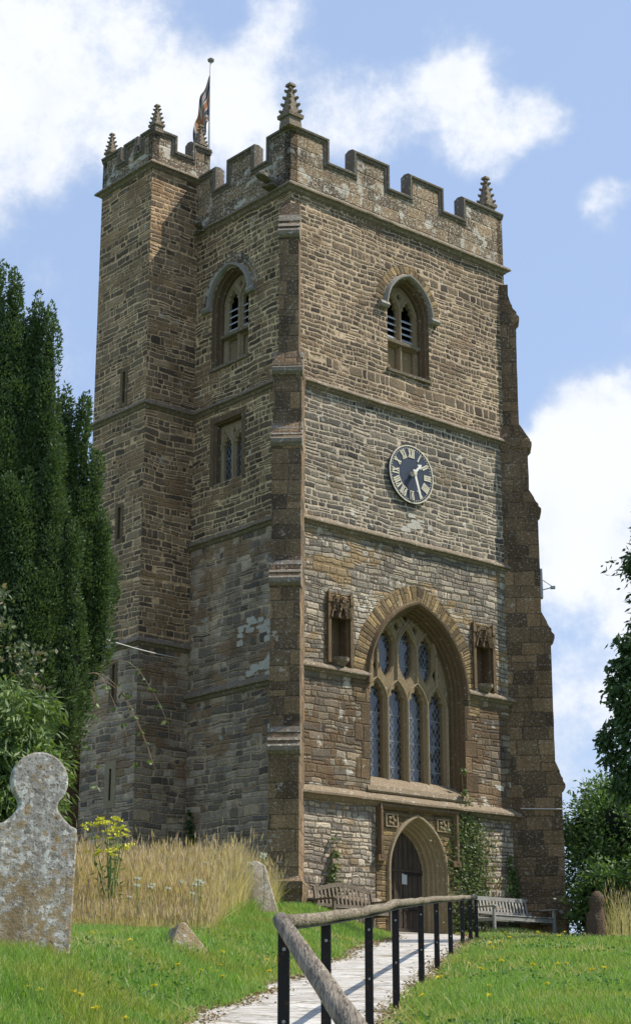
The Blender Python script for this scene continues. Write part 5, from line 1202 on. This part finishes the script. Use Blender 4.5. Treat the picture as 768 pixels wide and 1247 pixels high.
# left lawn
n = 210000; X, Y = scatter(lambda y: -.175 * y - 1.0, lambda y: path_left(y), 7.2, 31, n, 1.25); e = path_left(Y) - X + rng.normal(0, .06, n); k = (e > .03); X, Y = X[k], Y[k]
hgt = rng.uniform(.04, .125, len(X)) * (1 + .3 * np.sin(X * 2.1 + Y)); 
blades('lawn_grass', X, Y, hgt, .0045 + .00026 * Y, L_GRASS, .30)['label'] = 'bright green lawn left of the path'
n = 30000; X, Y = scatter(lambda y: 0 * y - 1.2, lambda y: path_left(y), 28, 40.5, n); k = ~ell_in_tower(X, Y) & (X < path_left(Y) - .02); X, Y = X[k], Y[k]
blades('lawn_grass', X, Y, rng.uniform(.05, .14, len(X)), .006 + .00028 * Y, L_GRASS, .5)['label'] = 'lawn before the brown bench'
# clover and plantain leaves, and dead blades, in both lawns
for nm, xa_, xb_, y0_, y1_, cnt in (('right of the railing', lambda y: path_right(y) + .02, lambda y: .2 * y + 1.2, 11, 38, 26000), ('left of the path', lambda y: -.175 * y - 1.0, lambda y: path_left(y) - .02, 7.5, 24, 24000)):
    X, Y = scatter(xa_, xb_, y0_, y1_, cnt, 1.3); den = np.array([mnoise.noise((x * 1.3, y * 1.3, 9.0)) for x, y in zip(X, Y)]); k = (den + rng.uniform(-.35, .35, cnt) > .12) & ~ell_in_tower(X, Y); X, Y = X[k], Y[k]
    P_ = np.stack([X, Y, terrain(X, Y) + rng.uniform(.015, .075, len(X))], 1); a = rng.uniform(0, 6.28, len(X)); D_ = np.stack([np.cos(a), np.sin(a), np.full(len(X), .35)], 1)
    tag(leaf_obj('lawn_weeds', P_, D_, .034, .024, L_WEED, None, .3), 'clover leaves in the lawn ' + nm, kind='stuff')
    X, Y = scatter(xa_, xb_, y0_, y1_, 15000, 1.3); den = np.array([mnoise.noise((x * .8, y * .8, 19.0)) for x, y in zip(X, Y)]); k = (den + rng.uniform(-.4, .4, 15000) > .15) & ~ell_in_tower(X, Y); X, Y = X[k], Y[k]
    blades('dead_grass', X, Y, rng.uniform(.04, .13, len(X)), .004 + .00022 * Y, L_STRAW, .5)['label'] = 'dead straw blades in the lawn ' + nm
# dry litter and leaf scraps along the path edges
Y = rng.uniform(8, 36, 9000); sd_ = rng.uniform(0, 1, 9000) < .5; X = np.where(sd_, path_right(Y) - .02 + rng.normal(0, .07, 9000), path_left(Y) + .03 + rng.normal(0, .08, 9000)); a = rng.uniform(0, 6.28, 9000)
tag(leaf_obj('path_litter', np.stack([X, Y, np.interp(Y, YP, ZP) + .04 + rng.uniform(0, .02, 9000)], 1), np.stack([np.cos(a), np.sin(a), np.full(9000, .15)], 1), .03, .018, L_LITTER, None, .3), 'dry leaf scraps along the path edges', kind='stuff')
# weedy fringe at the tower foot
n = 9000; u = rng.uniform(5.1, 9.3, n); v = rng.normal(-1.15, .22, n); Q = [cw(a, b_) for a, b_ in zip(u, v)]; X = np.array([q.x for q in Q]); Y = np.array([q.y for q in Q]); k = X > path_right(Y)
blades('weeds', X[k], Y[k], rng.uniform(.08, .26, k.sum()), np.full(k.sum(), .014), L_IVY, .4)['label'] = 'rough weeds at the foot of the tower'
# dry meadow patch
def meadow(x0f, x1f, y0, y1, n, hlo, hhi, label, edge=.4):
    X, Y = scatter(x0f, x1f, y0, y1, n, 1.0); k = ~ell_in_tower(X, Y); X, Y = X[k], Y[k]
    den = np.array([mnoise.noise((x * .9, y * .9, 4.0)) for x, y in zip(X, Y)]); k = den + rng.uniform(-.5, .5, len(X)) > -.42; X, Y, den = X[k], Y[k], den[k]
    env = np.clip((Y - y0) / edge + rng.normal(0, .12, len(Y)), .28, 1) * (1 + .28 * den); Hh = rng.uniform(hlo, hhi, len(X)) * env * np.where(rng.uniform(0, 1, len(X)) < .05, 1.25, 1) * np.where(rng.uniform(0, 1, len(X)) < .3, .7, 1)
    st = blades('dry_grass', X, Y, Hh, np.full(len(X), .008), L_STRAW, .17)
    kk = rng.uniform(0, 1, len(X)) < .12; bt = blades('dry_grass', X[kk], Y[kk], Hh[kk] * .9, np.full(kk.sum(), .009), L_STRAW, .55); bt['label'] = label + ', bent stems'; st['label'] = label
    # seed heads: slim spikes on the taller stems
    k = rng.uniform(0, 1, len(X)) < .5; Xs, Ys, Hs = X[k], Y[k], Hh[k]; l = rng.normal(0, .10, (k.sum(), 2))
    P_ = np.stack([Xs + l[:, 0] * Hs, Ys + l[:, 1] * Hs, terrain(Xs, Ys) + Hs * rng.uniform(.85, 1.12, len(Xs))], 1); D_ = np.stack([l[:, 0] * 1.5, l[:, 1] * 1.5, np.ones(len(Xs))], 1)
    o = leaf_obj('seed_heads', P_, D_, .15, .018, L_SEED, None, .12); tag(o, label + ', its seed heads', kind='stuff')
meadow(lambda y: -.16 * y - .8, lambda y: np.interp(y, [21, 24, 27, 32], [-1.15, -.95, -1.0, -.55]), 20.6, 31.5, 62000, .52, .84, 'tall straw-coloured grass before the tower side', 1.8)
n = 34000; X, Y = scatter(lambda y: -.16 * y - .8, lambda y: np.interp(y, [20, 24, 27, 32], [-1.0, -.8, -.7, -.4]), 20.0, 30, n, 1.6); 
blades('undergrowth', X, Y, rng.uniform(.10, .30, n) * np.clip((Y - 19.6) / 2.6, .3, 1), np.full(n, .010), L_GRASS, .4)['label'] = 'green undergrowth at the edge of the dry grass'
meadow(lambda y: 0 * y + 6.35, lambda y: 0 * y + 9.0, 37.5, 40.5, 1500, .7, 1.15, 'dry reddish weeds before the hedge at right edge', .3)

# ragwort
def ragwort():
    x, y = -2.47, 21.6; z = tz(x, y); root = empty('ragwort', (x, y, z), 0, 'yellow flowering ragwort standing in front of the dry grass beside the headstone', 'plant'); bm = bmesh.new(); P, D, LP, LD = [], [], [], []
    for k in range(11):
        a = rng.uniform(0, 6.28); t = Vector((rng.normal(0, .13) , rng.normal(0, .1), rng.uniform(.85, 1.28))); tube(bm, [(0, 0, 0), (t.x * .4, t.y * .4, t.z * .55), t], [.009, .007, .004], 4)
        for j in range(9):
            q = t * rng.uniform(.25, .9); LP.append((x + q.x + rng.normal(0, .02), y + q.y, z + q.z)); LD.append((rng.normal(), rng.normal(), .3))
        for j in range(6):
            c = t + Vector((rng.normal(0, .07), rng.normal(0, .05), rng.normal(0.02, .03)))
            P = [(x + c.x + rng.normal(0, .013), y + c.y + rng.normal(0, .013), z + c.z) for _ in range(12)]; leaf_obj('flower', P, rng.normal(0, 1, (12, 3)) + np.array([0, 0, .5]), .034, .024, L_RAG, root, .3, (x, y, z))
    from_bm('stems', bm, L_STEM, root); leaf_obj('leaves', LP, LD, .12, .03, L_BUSH, root, .3, (x, y, z))
ragwort()

# dandelions: one flower built with its parts, then copied
def copy_tree(o, parent=None):
    c = o.copy(); COL.objects.link(c); c.parent = parent
    for ch in [q for q in o.children]: copy_tree(ch, c)
    return c
def flower(name, mat, r, h, cat):
    root = empty(name, (0, 0, 0)); root['category'] = cat; bm = bmesh.new(); tube(bm, [(0, 0, 0), (.005, 0, h * .5), (0, 0, h)], .0035, 4); from_bm('stem', bm, L_STEM, root)
    n = 22; a = np.linspace(0, 2 * np.pi * 2, n, endpoint=False); P_ = np.tile([0, 0, h], (n, 1)); D_ = np.stack([np.cos(a), np.sin(a), np.where(np.arange(n) % 2, .55, .15)], 1); leaf_obj('flower_head', P_, D_, r, r * .5, mat, root, .06); return root
proto = flower('dandelion', L_YEL, .030, .10, 'flower'); first = True
def put(x, y, label, group, s=1.0):
    global first
    o = proto if first else copy_tree(proto); first = False; o.location = (x, y, tz(x, y)); o.rotation_euler = (R(random.uniform(-25, 5)), R(random.uniform(-15, 15)), random.uniform(0, 6)); o.scale = (s,) * 3; o['label'] = label; o['group'] = group
random.seed(11)
for k in range(44):
    t = random.random() ** 1.3; y = 13.0 + 24 * t; x = float(path_right(y)) + .15 + abs(random.gauss(0, .10 * y * .55)) 
    put(x, y, 'small yellow dandelion flower in the lawn right of the railing', 'dandelions in the right lawn', random.uniform(.55, .95) * (1 + .012 * y))
for k in range(34):
    y = random.uniform(9.0, 21.0); x = float(path_left(y)) - .12 - abs(random.gauss(0, .055 * y)); put(x, y, 'small yellow dandelion flower in the lawn left of the path', 'dandelions in the left lawn', random.uniform(.7, 1.15))
for k in range(10):
    y = random.uniform(31, 37); x = random.uniform(-.2, float(path_left(y)) - .1); put(x, y, 'small yellow dandelion flower in the lawn before the brown bench', 'dandelions before the brown bench', random.uniform(1.1, 1.7))
yar = empty('yarrow', (0, 0, 0)); yar['category'] = 'flower'; bm = bmesh.new(); tube(bm, [(0, 0, 0), (.02, 0, .25), (0, 0, .5)], .004, 4); from_bm('stem', bm, L_STEM, yar)
n = 46; P_ = np.stack([rng.normal(0, .015, n), rng.normal(0, .015, n), .5 + rng.normal(0, .004, n)], 1); leaf_obj('flower_head', P_, np.tile([0, 0, 1.0], (n, 1)), .024, .018, L_WHT, yar, .8)
for k in range(26):
    o = yar if k == 0 else copy_tree(yar); y = random.uniform(20.6, 22.2) if k < 12 else random.uniform(21.5, 26); x = random.uniform(-2.2, -1.35) if k < 12 else random.uniform(-1.7, -.7)
    o.location = (x, y, tz(x, y)); s = random.uniform(.7, 1.25); o.scale = (s, s, s * (1.0 if k < 12 else 1.35)); o['label'] = 'small white yarrow flower head among the tall dry grass'; o['group'] = 'yarrow in the dry grass'
